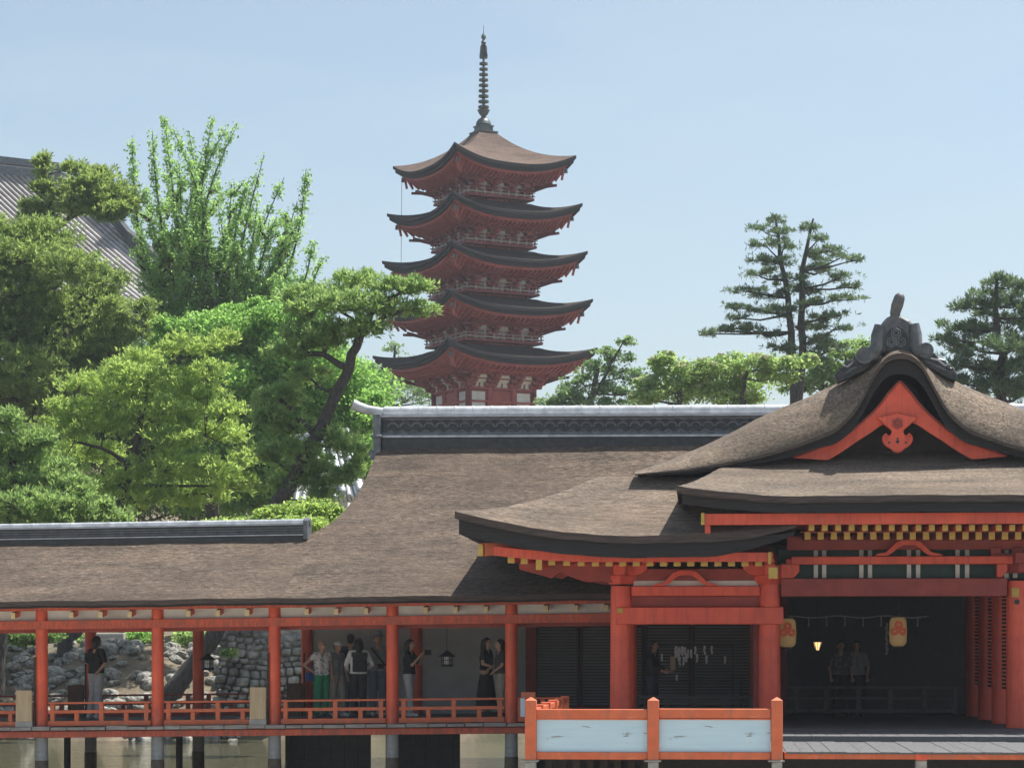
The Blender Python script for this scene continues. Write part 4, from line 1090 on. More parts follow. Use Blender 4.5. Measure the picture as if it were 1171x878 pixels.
# ================================================================== GROUND, WATER, BANK
M['water'], nt, p, out = newmat('shallow_sea')
v = mapping(nt, (1, 0.55, 1)); n1 = noise(nt, v, 1.6, 4, .55); n2 = noise(nt, v, 7, 3, .5)
ad = nt.nodes.new('ShaderNodeMath'); ad.operation = 'ADD'; nt.links.new(n1.outputs[0], ad.inputs[0]); nt.links.new(n2.outputs[0], ad.inputs[1])
p.inputs['Base Color'].default_value = (0.085, 0.078, 0.042, 1); p.inputs['Roughness'].default_value = .03; p.inputs['IOR'].default_value = 1.33
bump(nt, ad.outputs[0], p, .6, .14)
WZ = -1.15
b = MB(); b.add([(-500, -30, WZ), (500, -30, WZ), (500, 90, WZ), (-500, 90, WZ)], [(0, 1, 2, 3)]); tag(b.build('water', M['water']), kind='structure')
M['ground'] = M2('sandy_ground', (0.09, 0.07, 0.048), (0.21, 0.165, 0.115), (1, 1, 1), 2.2, .95, .7, .08, big=(.05, .055, .025), bigscale=.4)
M['earth'] = M2('forest_floor', (0.05, 0.05, 0.025), (0.10, 0.085, 0.045), (1, 1, 1), .4, .95, .3, .1)
def gz(x, y):
    y0 = 73.2 + 0.6 * math.sin(x * .35) + .4 * math.sin(x * 1.1)
    if y < y0: return max(-2.5, -1.3 + (y - y0) * .25)
    t = min((y - y0) / 5.5, 1)
    z = -1.3 + 3.0 * t ** 0.8 + 0.12 * math.sin(x * 1.3 + y) * t
    if y > 88:
        u = min((y - 88) / 55, 1); z += 11.6 * u * u * (3 - 2 * u)
    return z
gx = np.concatenate([np.linspace(-600, -140, 8), np.linspace(-110, -36, 14), np.linspace(-34, 8, 86), np.linspace(12, 110, 22), np.linspace(140, 600, 8)])
gy = np.concatenate([np.linspace(62, 90, 60), np.linspace(93, 150, 20), np.linspace(165, 400, 8), np.linspace(450, 700, 4)])
b = MB(); b.grid([[(x, y, gz(x, y) if y < 200 else 13.5 - min(1, (y - 200) / 300) * 12) for x in gx] for y in gy])
g = b.build('ground', M['ground'], smooth=True); tag(g, kind='structure')
M['bounce_sand'] = M2('bounce_sand_pale', (0.30, 0.265, 0.205), (0.42, 0.375, 0.295), (1, 1, 1), .8, .7, .5, .03)
b = MB(); b.grid([[(x, y, z) for x in (-600, -200, -60, -20, 20, 60, 200, 600)] for y, z in ((-60, -1.05), (20, -1.08), (49, -1.10), (52.5, -1.13), (55, -1.5), (63, -2.6))])  # sand flat added below the view to bounce fill light onto shaded fronts
tag(b.build('bounce_sand_flat', M['bounce_sand']), kind='structure')
# boulders
M['rock'] = M2('shore_rock', (0.17, 0.162, 0.145), (0.48, 0.46, 0.42), (1, 1, 1), 3.5, .9, .9, .1, big=(.075, .075, .055), bigscale=1.1)
def rockmesh(seed, lump=.28):
    r_ = np.random.default_rng(seed)
    bm = bmesh.new(); bmesh.ops.create_icosphere(bm, subdivisions=3, radius=1)
    ax = r_.normal(size=(9, 3)); ax /= np.linalg.norm(ax, axis=1)[:, None]; off = r_.uniform(.62, .95, 9)
    for v_ in bm.verts:
        c_ = np.array(v_.co)
        for a, o_ in zip(ax, off):                    # chop facets
            dd = c_ @ a
            if dd > o_: c_ = c_ - a * (dd - o_) * .9
        c_ = c_ * (1 + .04 * math.sin(7 * c_[0] + 3) * math.sin(6 * c_[1]) + .03 * math.sin(11 * c_[2] + 5 * c_[0]))
        v_.co = c_
    me = bpy.data.meshes.new('boulder'); bm.to_mesh(me); bm.free(); me.materials.append(M['rock'])
    me.polygons.foreach_set('use_smooth', [True] * len(me.polygons)); me.set_sharp_from_angle(angle=R(32))
    return me
RM = [rockmesh(s) for s in range(7)]
rr = random.Random(21); nb = 0
def boulder(x, y, z, s):
    global nb
    o = link('boulder', RM[rr.randrange(7)], None, (x, y, z)); o.rotation_euler = (rr.uniform(-.4, .4), rr.uniform(-.4, .4), rr.uniform(0, 6.3))
    o.scale = (s * rr.uniform(.9, 1.4), s * rr.uniform(.8, 1.2), s * rr.uniform(.6, .9))
    tag(o, 'pale grey boulder heaped on the sunny shore bank behind the corridor', 'boulder', 'boulders heaped on the shore bank')
for i in range(300):
    px = rr.uniform(-12, 272); y = rr.uniform(73.0, 79.0); x = PX(px, y)
    if 85 < px < 190 and y > 75.5 and rr.random() < .35: continue
    boulder(x, y, gz(x, y) + .05, rr.choice((.12, .15, .2, .24, .32)) * rr.uniform(.8, 1.2))
# dry-stone retaining wall
sw0, sw1 = PX(255, 75), PX(375, 75)
bm_v = MB()
rr2 = random.Random(8)
bx = bmesh.new()
z = -1.2; row = 0
while z < 3.4:
    hgt = rr2.uniform(.16, .29); x = sw0 - rr2.uniform(0, .4) + max(0, (z - 1.6)) * .9
    while x < sw1:
        w = rr2.uniform(.18, .44)
        y = 72.3 + 2.0 + (z + 1.2) * .16 + rr2.uniform(-.06, .06)
        r_ = bmesh.ops.create_icosphere(bx, subdivisions=2, radius=1)
        kx, kz, ph = rr2.uniform(.42, .52), rr2.uniform(.42, .52), rr2.uniform(-.25, .25)
        for v_ in r_['verts']:
            c_ = v_.co
            n_ = lambda q: math.copysign(abs(q) ** .55, q)
            v_.co = Vector((x + w / 2 + n_(c_.x) * w * kx + ph * n_(c_.z) * hgt * .4, y + n_(c_.y) * .22, z + hgt / 2 + n_(c_.z) * hgt * kz + ph * n_(c_.x) * w * .3 + .07 * math.sin(x * 2.3)))
        x += w * 1.0
    z += hgt * .97
bmesh.ops.create_cube(bx, size=1, matrix=Matrix.Translation(((sw0 + sw1) / 2, 74.9, 1.1)) @ Matrix.Diagonal((sw1 - sw0, .5, 4.6, 1)))
me = bpy.data.meshes.new('stone_wall'); bx.to_mesh(me); bx.free(); me.materials.append(M['rock'])
me.polygons.foreach_set('use_smooth', [True] * len(me.polygons)); me.set_sharp_from_angle(angle=R(45))
o = link('stone_wall', me); tag(o, 'dry stone retaining wall of grey rounded blocks on the shore', 'stone wall')
# stone balustrade seen at the top of the bank
y = 80.5; x0, x1 = PX(112, y), PX(142, y); zb = ZP(738, x0, y)
bl = thing('stone_balustrade', (0.5 * (x0 + x1), y, zb - .6), 'row of pale stone posts along the top of the bank', 'balustrade')
b = MB(); b.box(x0, x1, y - .1, y + .1, zb + .02, zb + .14); b.build('rail', M['stone'], bl, (x0, y, zb))
for k in range(6):
    x = x0 + (x1 - x0) * (k + .5) / 6; b = MB(); b.box(x - .09, x + .09, y - .14, y + .14, zb - .8, zb + .42); b.build('stone_post', M['stone'], bl, (x, y, zb), bev=.02)
# ================================================================== TREES
def leafmat(name, dark, light, trans=(0.3, 0.5, 0.1), tf=0.35):
    m, nt, p, out = newmat(name)
    at = nt.nodes.new('ShaderNodeAttribute'); at.attribute_name = 'tint'
    r = ramp(nt, [(0.0, dark), (1.0, light)]); nt.links.new(at.outputs['Fac'], r.inputs[0])
    nt.links.new(r.outputs[0], p.inputs['Base Color']); p.inputs['Roughness'].default_value = .55; p.inputs['Specular IOR Level'].default_value = .25
    t = nt.nodes.new('ShaderNodeBsdfTranslucent')
    c = mixc(nt, 1.0, r.outputs[0], trans, 'MULTIPLY'); 
    g = nt.nodes.new('ShaderNodeMix'); g.data_type = 'RGBA'; g.inputs[0].default_value = .55
    nt.links.new(r.outputs[0], g.inputs[6]); g.inputs[7].default_value = (*[q for q in trans], 1)
    nt.links.new(g.outputs[2], t.inputs[0])
    mx = nt.nodes.new('ShaderNodeMixShader'); mx.inputs[0].default_value = tf
    nt.links.new(p.outputs[0], mx.inputs[1]); nt.links.new(t.outputs[0], mx.inputs[2]); nt.links.new(mx.outputs[0], out.inputs[0])
    return m
LM = {
 'dark':   leafmat('needles_dark',   (0.060, 0.125, 0.060), (0.200, 0.290, 0.105), (0.34, 0.52, 0.12), .56),
 'olive':  leafmat('needles_olive',  (0.062, 0.135, 0.058), (0.320, 0.430, 0.150), (0.48, 0.62, 0.14), .60),
 'yellow': leafmat('needles_fresh',  (0.105, 0.220, 0.075), (0.480, 0.620, 0.190), (0.64, 0.80, 0.18), .62),
 'mid':    leafmat('needles_mid',    (0.080, 0.170, 0.078), (0.350, 0.470, 0.175), (0.48, 0.68, 0.18), .60),
 'bright': leafmat('leaves_bright',  (0.100, 0.240, 0.075), (0.380, 0.580, 0.180), (0.46, 0.76, 0.16), .62),
 'ginkgo': leafmat('leaves_ginkgo',  (0.150, 0.305, 0.120), (0.430, 0.590, 0.250), (0.48, 0.74, 0.20), .62),
 'lime':   leafmat('leaves_lime',    (0.170, 0.300, 0.100), (0.470, 0.590, 0.250), (0.54, 0.74, 0.22), .58),
 'hazy':   leafmat('leaves_far',     (0.090, 0.175, 0.092), (0.290, 0.400, 0.180), (0.38, 0.56, 0.18), .54),
 'conifer':leafmat('needles_conifer',(0.040, 0.088, 0.058), (0.180, 0.255, 0.125), (0.26, 0.38, 0.14), .42),
 'flower': leafmat('cream_blossom',  (0.42, 0.42, 0.26), (0.66, 0.64, 0.46), (0.5, 0.5, 0.3), .25),
}
def mesh_np(name, V, nper, tint, mat, parent, origin):
    n = len(V) // nper
    me = bpy.data.meshes.new(name)
    me.vertices.add(len(V)); me.vertices.foreach_set('co', (V - np.array(origin)).astype(np.float32).ravel())
    me.loops.add(n * nper); me.loops.foreach_set('vertex_index', np.arange(n * nper, dtype=np.int32))
    me.polygons.add(n); me.polygons.foreach_set('loop_start', np.arange(n, dtype=np.int32) * nper)
    a = me.attributes.new('tint', 'FLOAT', 'POINT'); a.data.foreach_set('value', np.repeat(tint, nper).astype(np.float32))
    me.materials.append(mat); me.update(calc_edges=True); me.validate()
    return link(name, me, parent, origin)
def unit(a): return a / np.maximum(np.linalg.norm(a, axis=1)[:, None], 1e-9)
def leaves(P, size, rng, up=0.5):
    n = len(P)
    N = unit(rng.normal(size=(n, 3)) + np.array([0, 0, up]))
    T = unit(np.cross(N, rng.normal(size=(n, 3)))); B = np.cross(N, T)
    L = size * rng.uniform(.6, 1.3, n)[:, None]; Wd = L * rng.uniform(.45, .75, n)[:, None]
    V = np.stack([P - T * L * .5, P + B * Wd * .5 + N * L * .08, P + T * L * .5, P - B * Wd * .5 + N * L * .08], 1)
    return V.reshape(-1, 3)
def tufts(P, A, L, rng, k=9, w=0.22, spread=.6):
    n = len(P)
    Pk = np.repeat(P, k, 0); Ak = np.repeat(A, k, 0)
    D = unit(Ak + rng.normal(size=(n * k, 3)) * spread)
    S = unit(np.cross(D, rng.normal(size=(n * k, 3))))
    Ln = L * rng.uniform(.65, 1.2, n * k)[:, None]
    V = np.stack([Pk - S * Ln * w * .5, Pk + D * Ln * .55 + S * Ln * w * .35, Pk + D * Ln], 1)
    V2 = np.stack([Pk + S * Ln * w * .5, Pk + D * Ln * .55 - S * Ln * w * .35, Pk + D * Ln], 1)
    return V.reshape(-1, 3)
def mr_(r): return (r[0] * r[2]) ** .5
def inball(n, rng, p=2.2):
    d = unit(rng.normal(size=(n, 3))); return d * (rng.uniform(0, 1, n) ** (1 / p))[:, None]
def tree(name, label, D, trunks, blobs, kind, mat, cat='tree', group=None, seed=1, dens=1.0, size=None, limb=True, flowers=0, plumes=None, sub=None, thick=1.0, flatz=.75, bw=.40, stray=.32):
    rng = np.random.default_rng(seed); mp = D / F
    tp = [[Vector(PT(a, c, D + (q[3] if len(q) > 3 else 0))) for q in tr for a, c in [(q[0], q[1])]] for tr in trunks]
    tr_ = [[q[2] * mp for q in tr] for tr in trunks]
    if tp: base = tp[0][0]
    else:
        base = Vector(PT(blobs[0][0], blobs[0][1] + blobs[0][3], D)); 
    root = thing(name, tuple(base), label, cat, group)
    tb = MB(); Ps = []; As = []; Ts = []; FP = []
    allp = [(p, r) for t, rr_ in zip(tp, tr_) for p, r in zip(t, rr_)]
    for t, rr_ in zip(tp, tr_):
        # refine the trunk with a little wander
        pts = [t[0]]; rs = [rr_[0]]
        for i in range(len(t) - 1):
            for s in (.33, .66, 1.0):
                q = t[i].lerp(t[i + 1], s)
                if s < 1: q = q + Vector(rng.normal(size=3)) * rr_[i] * .35
                pts.append(q); rs.append(rr_[i] + (rr_[i + 1] - rr_[i]) * s)
        tb.tube(pts, rs, 10); allp += list(zip(pts, rs))
    for bl in blobs:
        a, c, rx, ry = bl[:4]
        if kind == 'pine' and mat != 'conifer': ry *= 1.12; a += rng.normal() * 3; c += rng.normal() * 3.5; rx *= rng.uniform(.85, 1.15)
        yo = bl[4] if len(bl) > 4 else rng.normal() * rx * mp * .45
        C = np.array(PT(a, c, D + yo)); rad = np.array([rx * mp, rx * mp * .8 * thick, ry * mp])
        m = sub or int(max(8, min(44, rx * ry / 26)))
        cc = C + inball(m, rng, 3.0) * rad * .92
        if allp and limb:
            dist = [((p - Vector(C)).length + max(0, p.z - C[2]) * 1.5, p, r) for p, r in allp]
            _, p, r = min(dist, key=lambda q: q[0])
            mid = p.lerp(Vector(C), .55) + Vector((0, 0, -abs(rng.normal()) * .15 * rx * mp))
            r0 = min(r * .5, .022 * rx * mp + .05)
            tb.tube([p, mid, Vector(C)], [r0, r0 * .75, r0 * .4], 6)
            for q in cc[:: 3]:
                tb.tube([Vector(C).lerp(mid, .3), Vector(C).lerp(Vector(q), .5) + Vector((0, 0, -.04)), Vector(q)], [r0 * .42, r0 * .28, r0 * .12], 4)
        per = int(max(8, dens * rx * ry * (3.0 if kind == 'leaf' else .62) / m))
        for q in cc:
            mr = (rad[0] * rad[2]) ** .5; sr = mr * (rng.uniform(.30, .62) * np.array([1.2, 1.1, .62]) if kind == 'leaf' else rng.uniform(.17, .36) * np.array([1.5, 1.2, flatz]))
            off = inball(per, rng, 2.0)
            P = q + off * sr
            t0 = np.clip(rng.normal(.5, .32), .0, 1.0)
            Ps.append(P); As.append(unit(off * np.array([.7, .7, .35]) + np.array([0, 0, .55]))); Ts.append(np.clip(t0 * .62 - .06 + np.where(rng.random(per) < .40, .46, .0) + rng.normal(0, .10, per), 0, 1))
            if flowers and rng.random() < flowers and q[2] > C[2] - .1 * rad[2]:
                FP.append(q + np.array([0, -.3 * sr[1], sr[2] * .7]) + inball(40, rng) * sr * np.array([.7, .6, .35]))
        ns = int(dens * rx * ry * (3.0 if kind == 'leaf' else .5) * stray)
        off = inball(ns, rng, 2.6); Ps.append(C + off * rad * 1.22); As.append(unit(off * np.array([.7, .7, .3]) + np.array([0, 0, .6]))); Ts.append(np.clip(rng.normal(.5, .2, ns), 0, 1))
    if plumes:
        extra = []
        for a0, c0, a1, c1, w in plumes:
            for t in rng.uniform(.22, .72, 4):
                sx = a0 + (a1 - a0) * t; sy = c0 + (c1 - c0) * t; ln = (c0 - c1) * rng.uniform(.10, .24) * (1.15 - t)
                dx = rng.choice((-1, 1)) * rng.uniform(.3, .9) * ln + (a1 - a0) * .12
                extra.append((sx, sy, sx + dx, sy - ln * rng.uniform(.7, 1.1), w * .7))
        plumes = list(plumes) + extra
        for a0, c0, a1, c1, w in plumes:
            yo = rng.normal() * 1.2
            p0 = np.array(PT(a0, c0, D + yo * .4)); p1 = np.array(PT(a1, c1, D + yo)); L = np.linalg.norm(p1 - p0)
            bend = rng.normal(size=3) * L * .055
            f = lambda t: p0 + (p1 - p0) * t[:, None] + bend * np.sin(np.pi * t)[:, None]
            ts = np.linspace(0, 1, 9); pts = f(ts)
            tb.tube([Vector(q) for q in pts], list(np.linspace(.09, .012, 9)), 6)
            nsp = int(L / .085)
            for s in range(nsp):
                t = rng.uniform(.08, 1.0) ; o_ = f(np.array([t]))[0]
                sl = w * mp * (1.08 - t) ** .5 * rng.uniform(.25, 1.0) + .06
                dr = unit((rng.normal(size=(1, 3)) * np.array([1, 1, .4]) + (p1 - p0) / L * .7))[0]
                e_ = o_ + dr * sl
                if s % 5 == 0: tb.tube([Vector(o_), Vector(e_)], [.014, .006], 4, cap=False)
                k = int((7 + sl * 22) * dens)
                tt = rng.uniform(.1, 1.05, k)[:, None]
                P = o_ + (e_ - o_) * tt + rng.normal(size=(k, 3)) * .095
                Ps.append(P); As.append(np.tile(dr, (k, 1))); Ts.append(np.clip(rng.normal(.5, .16) + rng.normal(0, .12, k), 0, 1))
    P = np.concatenate(Ps); A = np.concatenate(As); T = np.concatenate(Ts)
    if kind == 'leaf':
        V = leaves(P, size or .15, rng); npp = 4; tint = T
    else:
        k = 6; V = tufts(P, A, size or .30, rng, k, bw, .7); npp = 3; tint = np.clip(np.repeat(T, k) + rng.normal(0, .05, len(P) * k), 0, 1)
    if tb.v: tb.build('trunk', M['bark'], root, tuple(base), smooth=True, fix=False)
    mesh_np('crown', V, npp, tint, LM[mat], root, tuple(base))
    if FP:
        Q = np.concatenate(FP); mesh_np('blossom', leaves(Q, .16, rng), 4, rng.uniform(0, 1, len(Q)), LM['flower'], root, tuple(base))
    return root

# far fillers first (bushy wood on the hill side behind everything on the left)
rr = random.Random(4)
fl = [(x + rr.uniform(-12, 12), y + rr.uniform(-10, 10), rr.uniform(38, 55), rr.uniform(26, 38)) for x in range(-40, 240, 55) for y in (455, 510, 570)]
tree('evergreen_tree', 'dark wide evergreen standing in shade behind the yellow green pines on the left', 106, [[(90, 640, 8), (90, 560, 7), (85, 480, 5)]], fl, 'leaf', 'dark', seed=3, size=.20, dens=.9)
fl = [(x + rr.uniform(-12, 12), y + rr.uniform(-10, 10), rr.uniform(34, 48), rr.uniform(24, 34)) for x in range(230, 440, 50) for y in (450, 500, 560)]
tree('evergreen_tree', 'mid green bushy tree filling the gap behind the leaning pine', 104, [[(330, 640, 7), (330, 560, 6), (325, 480, 4)]], fl, 'leaf', 'bright', seed=4, size=.19, dens=.9)
# big dark cypress-like tree at the left edge
tree('cypress_tree', 'big dark evergreen with olive tips at the left edge below the tiled temple roof', 92,
     [[(40, 640, 10), (45, 500, 9), (52, 400, 7), (62, 300, 4)]],
     [(10, 268, 34, 18), (52, 272, 34, 18), (20, 300, 48, 22), (75, 308, 42, 20), (118, 325, 28, 18), (30, 335, 55, 24), (95, 350, 50, 22), (10, 375, 45, 24), (65, 385, 55, 24), (125, 385, 36, 22), (20, 420, 50, 24), (85, 425, 50, 24), (20, 460, 50, 26), (75, 465, 45, 22), (-30, 330, 40, 50), (-30, 430, 40, 50), (128, 352, 26, 12), (140, 420, 25, 20), (150, 372, 24, 16), (170, 352, 16, 12), (60, 352, 50, 20), (35, 395, 50, 22), (100, 400, 40, 20), (50, 440, 50, 22), (-5, 300, 40, 24)],
     'pine', 'olive', seed=5, size=.24, dens=1.1)
tree('cedar_tree', 'olive cedar top reaching across the tiled temple roof', 98,
     [[(55, 420, 6), (60, 320, 5), (62, 260, 4), (54, 200, 2)], [(62, 262, 3), (90, 243, 3), (112, 225, 2), (140, 215, 1.2)]],
     [(51, 192, 11, 11), (48, 212, 14, 12), (48, 235, 18, 12), (80, 222, 22, 12), (108, 208, 28, 12), (90, 198, 15, 8), (135, 212, 20, 12), (110, 228, 30, 11), (148, 232, 18, 11), (80, 242, 26, 10), (128, 243, 25, 9), (50, 258, 26, 14), (100, 190, 12, 6), (122, 198, 14, 7), (88, 232, 24, 10), (30, 262, 25, 12)],
     'pine', 'olive', seed=6, size=.25, dens=2.0)
# ginkgo with upright plumes
pl = []
for tx, ty, bx_, by_, w in [(188, 136, 222, 400, 15), (151, 163, 205, 400, 13), (174, 150, 212, 380, 11), (197, 147, 226, 380, 10), (216, 150, 232, 380, 13), (242, 138, 240, 390, 16), (258, 148, 246, 380, 11), (271, 143, 250, 370, 12), (302, 178, 262, 390, 16), (325, 203, 270, 390, 13), (350, 193, 280, 400, 17), (340, 230, 275, 390, 14), (357, 279, 300, 400, 14), (368, 298, 310, 400, 12), (165, 215, 205, 390, 14), (205, 190, 228, 390, 13), (230, 180, 238, 390, 13), (285, 205, 258, 390, 14), (180, 240, 215, 400, 16), (315, 250, 280, 400, 16), (160, 270, 205, 410, 16), (265, 210, 250, 400, 14), (335, 265, 290, 400, 16), (150, 240, 195, 400, 10), (295, 230, 268, 400, 14), (345, 250, 290, 390, 12), (222, 215, 236, 400, 14), (249, 230, 246, 400, 16), (190, 200, 222, 400, 13)]:
    pl.append((bx_, by_, tx, ty, w * .85))
tree('ginkgo_tree', 'tall bright green ginkgo with many upright feathery shoots against the sky', 100,
     [[(245, 640, 9), (243, 520, 8), (240, 420, 6), (240, 360, 3)], [(243, 470, 5), (222, 400, 4), (205, 340, 2)], [(243, 460, 5), (270, 395, 4), (292, 340, 2)]],
     [(215, 350, 30, 28), (250, 345, 30, 30), (285, 350, 30, 28), (190, 370, 28, 26), (225, 390, 38, 28), (275, 390, 40, 28), (180, 320, 20, 24), (310, 345, 25, 24), (330, 330, 22, 20), (175, 400, 30, 24), (320, 385, 34, 26), (240, 425, 50, 26)],
     'leaf', 'ginkgo', seed=7, size=.14, dens=1.25, plumes=pl)
# bright broadleaf behind the leaning pine
tree('maple_tree', 'fresh green broadleaf tree glowing behind the dark leaning trunk', 94,
     [[(350, 640, 6), (345, 540, 5), (340, 470, 4), (340, 400, 2)]],
     [(335, 365, 38, 24), (300, 400, 40, 28), (350, 405, 45, 28), (280, 440, 45, 30), (335, 450, 50, 30), (382, 425, 36, 26), (392, 462, 40, 26), (424, 456, 20, 14), (360, 490, 50, 26), (300, 490, 50, 28), (420, 480, 25, 18), (255, 470, 40, 28), (250, 520, 45, 26), (310, 540, 50, 24), (365, 535, 35, 22), (205, 395, 34, 24), (245, 380, 34, 24), (170, 420, 30, 22), (215, 430, 36, 24), (285, 375, 30, 20), (222, 372, 20, 14), (188, 372, 16, 12), (262, 360, 18, 13), (296, 352, 16, 12)],
     'leaf', 'bright', seed=8, size=.17, dens=1.35)
# yellow-green pine in the middle
tree('pine_tree', 'yellow green pine with layered fresh shoots behind the corridor ridge', 78,
     [[(52, 792, 11), (66, 760, 10), (86, 722, 9), (115, 650, 8), (136, 592, 7), (142, 555, 6), (155, 515, 5), (163, 470, 4), (172, 425, 2)], [(155, 518, 3.5), (190, 505, 2.5), (235, 498, 1.5)], [(150, 530, 3), (115, 512, 2), (85, 505, 1.4)]],
     [(95, 440, 36, 11), (130, 425, 38, 12), (170, 410, 34, 12), (215, 398, 32, 12), (250, 390, 24, 9), (85, 462, 34, 11), (140, 455, 44, 14), (195, 435, 38, 13), (240, 425, 30, 12), (70, 490, 34, 12), (120, 488, 42, 14), (180, 472, 44, 14), (235, 460, 34, 12), (265, 470, 22, 10), (95, 520, 44, 14), (215, 492, 40, 13), (260, 500, 34, 12), (65, 535, 32, 13), (115, 552, 46, 15), (185, 530, 50, 15), (240, 530, 40, 14), (160, 570, 50, 14), (220, 562, 44, 14), (265, 555, 28, 13), (200, 505, 40, 12), (280, 520, 22, 10)],
     'pine', 'yellow', seed=9, size=.19, dens=.95)
# leaning pine
tree('leaning_pine', 'pine with a thick dark trunk leaning right and crown reaching the pagoda eaves', 74,
     [[(186, 806, 11.5), (214, 768, 10.5), (243, 730, 10), (276, 655, 9), (312, 583, 8.4), (338, 543, 7.8), (364, 497, 7.2), (386, 447, 6.5), (402, 405, 5.6), (416, 372, 4.4), (432, 345, 3), (458, 335, 1.6)], [(396, 420, 4.5), (370, 405, 3.5), (345, 402, 2.5), (325, 396, 1.5)], [(362, 500, 4), (335, 470, 3), (318, 455, 2)], [(412, 385, 4), (440, 362, 3), (474, 352, 1.5)]],
     [(340, 338, 24, 8), (372, 330, 30, 10), (410, 322, 28, 9), (440, 322, 24, 8), (465, 332, 24, 9), (488, 352, 17, 8), (360, 352, 34, 12), (400, 348, 36, 12), (445, 350, 30, 10), (345, 375, 28, 11), (385, 375, 36, 12), (418, 376, 24, 9), (330, 400, 26, 10), (372, 398, 30, 9), (318, 455, 26, 12), (330, 478, 24, 11), (300, 470, 22, 12), (400, 515, 22, 12), (412, 540, 18, 10), (395, 545, 18, 10), (350, 430, 24, 9), (312, 520, 22, 12), (352, 528, 24, 12), (335, 552, 26, 14), (368, 545, 20, 12), (382, 498, 16, 10), (345, 505, 20, 10), (372, 570, 18, 9)],
     'pine', 'mid', seed=10, size=.21, dens=1.25)
tree('pine_tree', 'low soft green pine at the far left just above the corridor ridge', 72,
     [[(-6, 800, 10), (0, 740, 9), (-4, 650, 8), (10, 560, 6), (22, 500, 3)]],
     [(12, 485, 26, 14), (38, 505, 28, 14), (10, 515, 34, 16), (50, 535, 32, 16), (20, 550, 40, 18), (75, 560, 32, 16), (30, 585, 48, 16), (95, 582, 34, 14), (-25, 540, 34, 34), (60, 600, 50, 12), (130, 592, 26, 12)],
     'pine', 'mid', seed=11, size=.21, dens=1.2)
tree('round_shrub', 'round bright shrub beside the end of the corridor ridge', 64, [[(345, 690, 4), (345, 620, 3)]],
     [(318, 592, 26, 13), (350, 584, 26, 14), (372, 582, 18, 11), (385, 598, 16, 12), (292, 600, 28, 9), (340, 602, 40, 12), (258, 600, 28, 8), (395, 590, 12, 8)], 'leaf', 'yellow', cat='shrub', seed=12, size=.11, dens=2.0)
# behind the pagoda, left
tree('hill_tree', 'thin leaved tree behind the lower left pagoda eave', 176, [[(445, 480, 3), (447, 440, 2.4), (452, 395, 1.2)]],
     [(430, 425, 22, 12), (455, 440, 28, 14), (420, 445, 26, 14), (478, 448, 22, 13), (440, 458, 36, 10), (492, 458, 14, 9), (450, 398, 12, 7), (462, 412, 14, 7), (470, 430, 16, 10)], 'leaf', 'hazy', seed=13, size=.19, dens=.9)
# right of the pagoda
tree('hill_tree', 'airy broadleaf tree just right of the pagoda base', 126, [[(677, 480, 4), (678, 450, 3.4), (684, 420, 2)], [(678, 455, 2.4), (695, 425, 1.6), (712, 392, .8)]],
     [(662, 436, 20, 10), (685, 424, 24, 11), (708, 410, 18, 8), (716, 390, 12, 6), (660, 455, 26, 9), (695, 445, 28, 10), (646, 446, 14, 8), (722, 430, 16, 9), (690, 402, 14, 6), (640, 462, 26, 6), (690, 462, 34, 7), (730, 462, 20, 6), (625, 458, 14, 7), (728, 450, 16, 8)], 'leaf', 'hazy', seed=14, size=.19, dens=.95)
tree('flowering_tree', 'light green tree dotted with cream blossom above the silver ridge', 100, [[(775, 490, 4), (778, 450, 3), (790, 430, 2)], [(850, 490, 4), (848, 450, 3), (855, 425, 2)]],
     [(745, 442, 20, 13), (765, 420, 24, 12), (790, 432, 26, 14), (815, 422, 24, 12), (842, 415, 26, 11), (872, 416, 24, 10), (900, 415, 20, 9), (922, 412, 14, 8), (770, 448, 32, 12), (808, 448, 34, 11), (850, 438, 34, 11), (888, 430, 26, 9), (735, 455, 16, 9), (840, 455, 40, 8), (760, 408, 12, 6)], 'leaf', 'lime', seed=15, size=.17, dens=1.5, flowers=.75)
pads = [(884, 255, 15, 5), (873, 262, 14, 4), (896, 266, 14, 5), (930, 258, 12, 5), (937, 270, 14, 5), (878, 277, 20, 5), (900, 283, 18, 6), (947, 285, 22, 4), (925, 290, 18, 6), (872, 297, 20, 5), (890, 303, 20, 6), (960, 298, 18, 4), (940, 306, 24, 6), (862, 315, 24, 5), (898, 322, 22, 7), (962, 320, 22, 4), (935, 328, 26, 6), (858, 333, 20, 4), (880, 338, 22, 6), (955, 340, 26, 5), (925, 348, 24, 7), (860, 355, 26, 5), (890, 358, 26, 7), (845, 362, 16, 3), (955, 358, 26, 5), (930, 368, 26, 7), (825, 380, 20, 4), (852, 376, 24, 5), (882, 382, 24, 6), (960, 377, 22, 5), (935, 388, 24, 7), (810, 382, 9, 3), (895, 400, 18, 7), (950, 398, 24, 8), (925, 408, 22, 8), (972, 325, 12, 3), (975, 297, 9, 3)]
rr = random.Random(77); pads = [(a + rr.uniform(-5, 5), c + rr.uniform(-3, 3), rx * rr.uniform(.8, 1.35), ry * rr.uniform(.8, 1.2)) for a, c, rx, ry in pads]
tree('conifer_tree', 'tall twin trunked conifer with flat layered boughs standing against the sky', 112,
     [[(903, 500, 5), (908, 440, 4.6), (905, 380, 4), (898, 320, 3), (886, 246, 1)], [(915, 500, 5), (915, 440, 4.6), (916, 370, 4), (917, 310, 3), (930, 250, 1)]], pads, 'pine', 'conifer', stray=.2, seed=16, size=.25, dens=1.35, flatz=.3, bw=.28, sub=7)
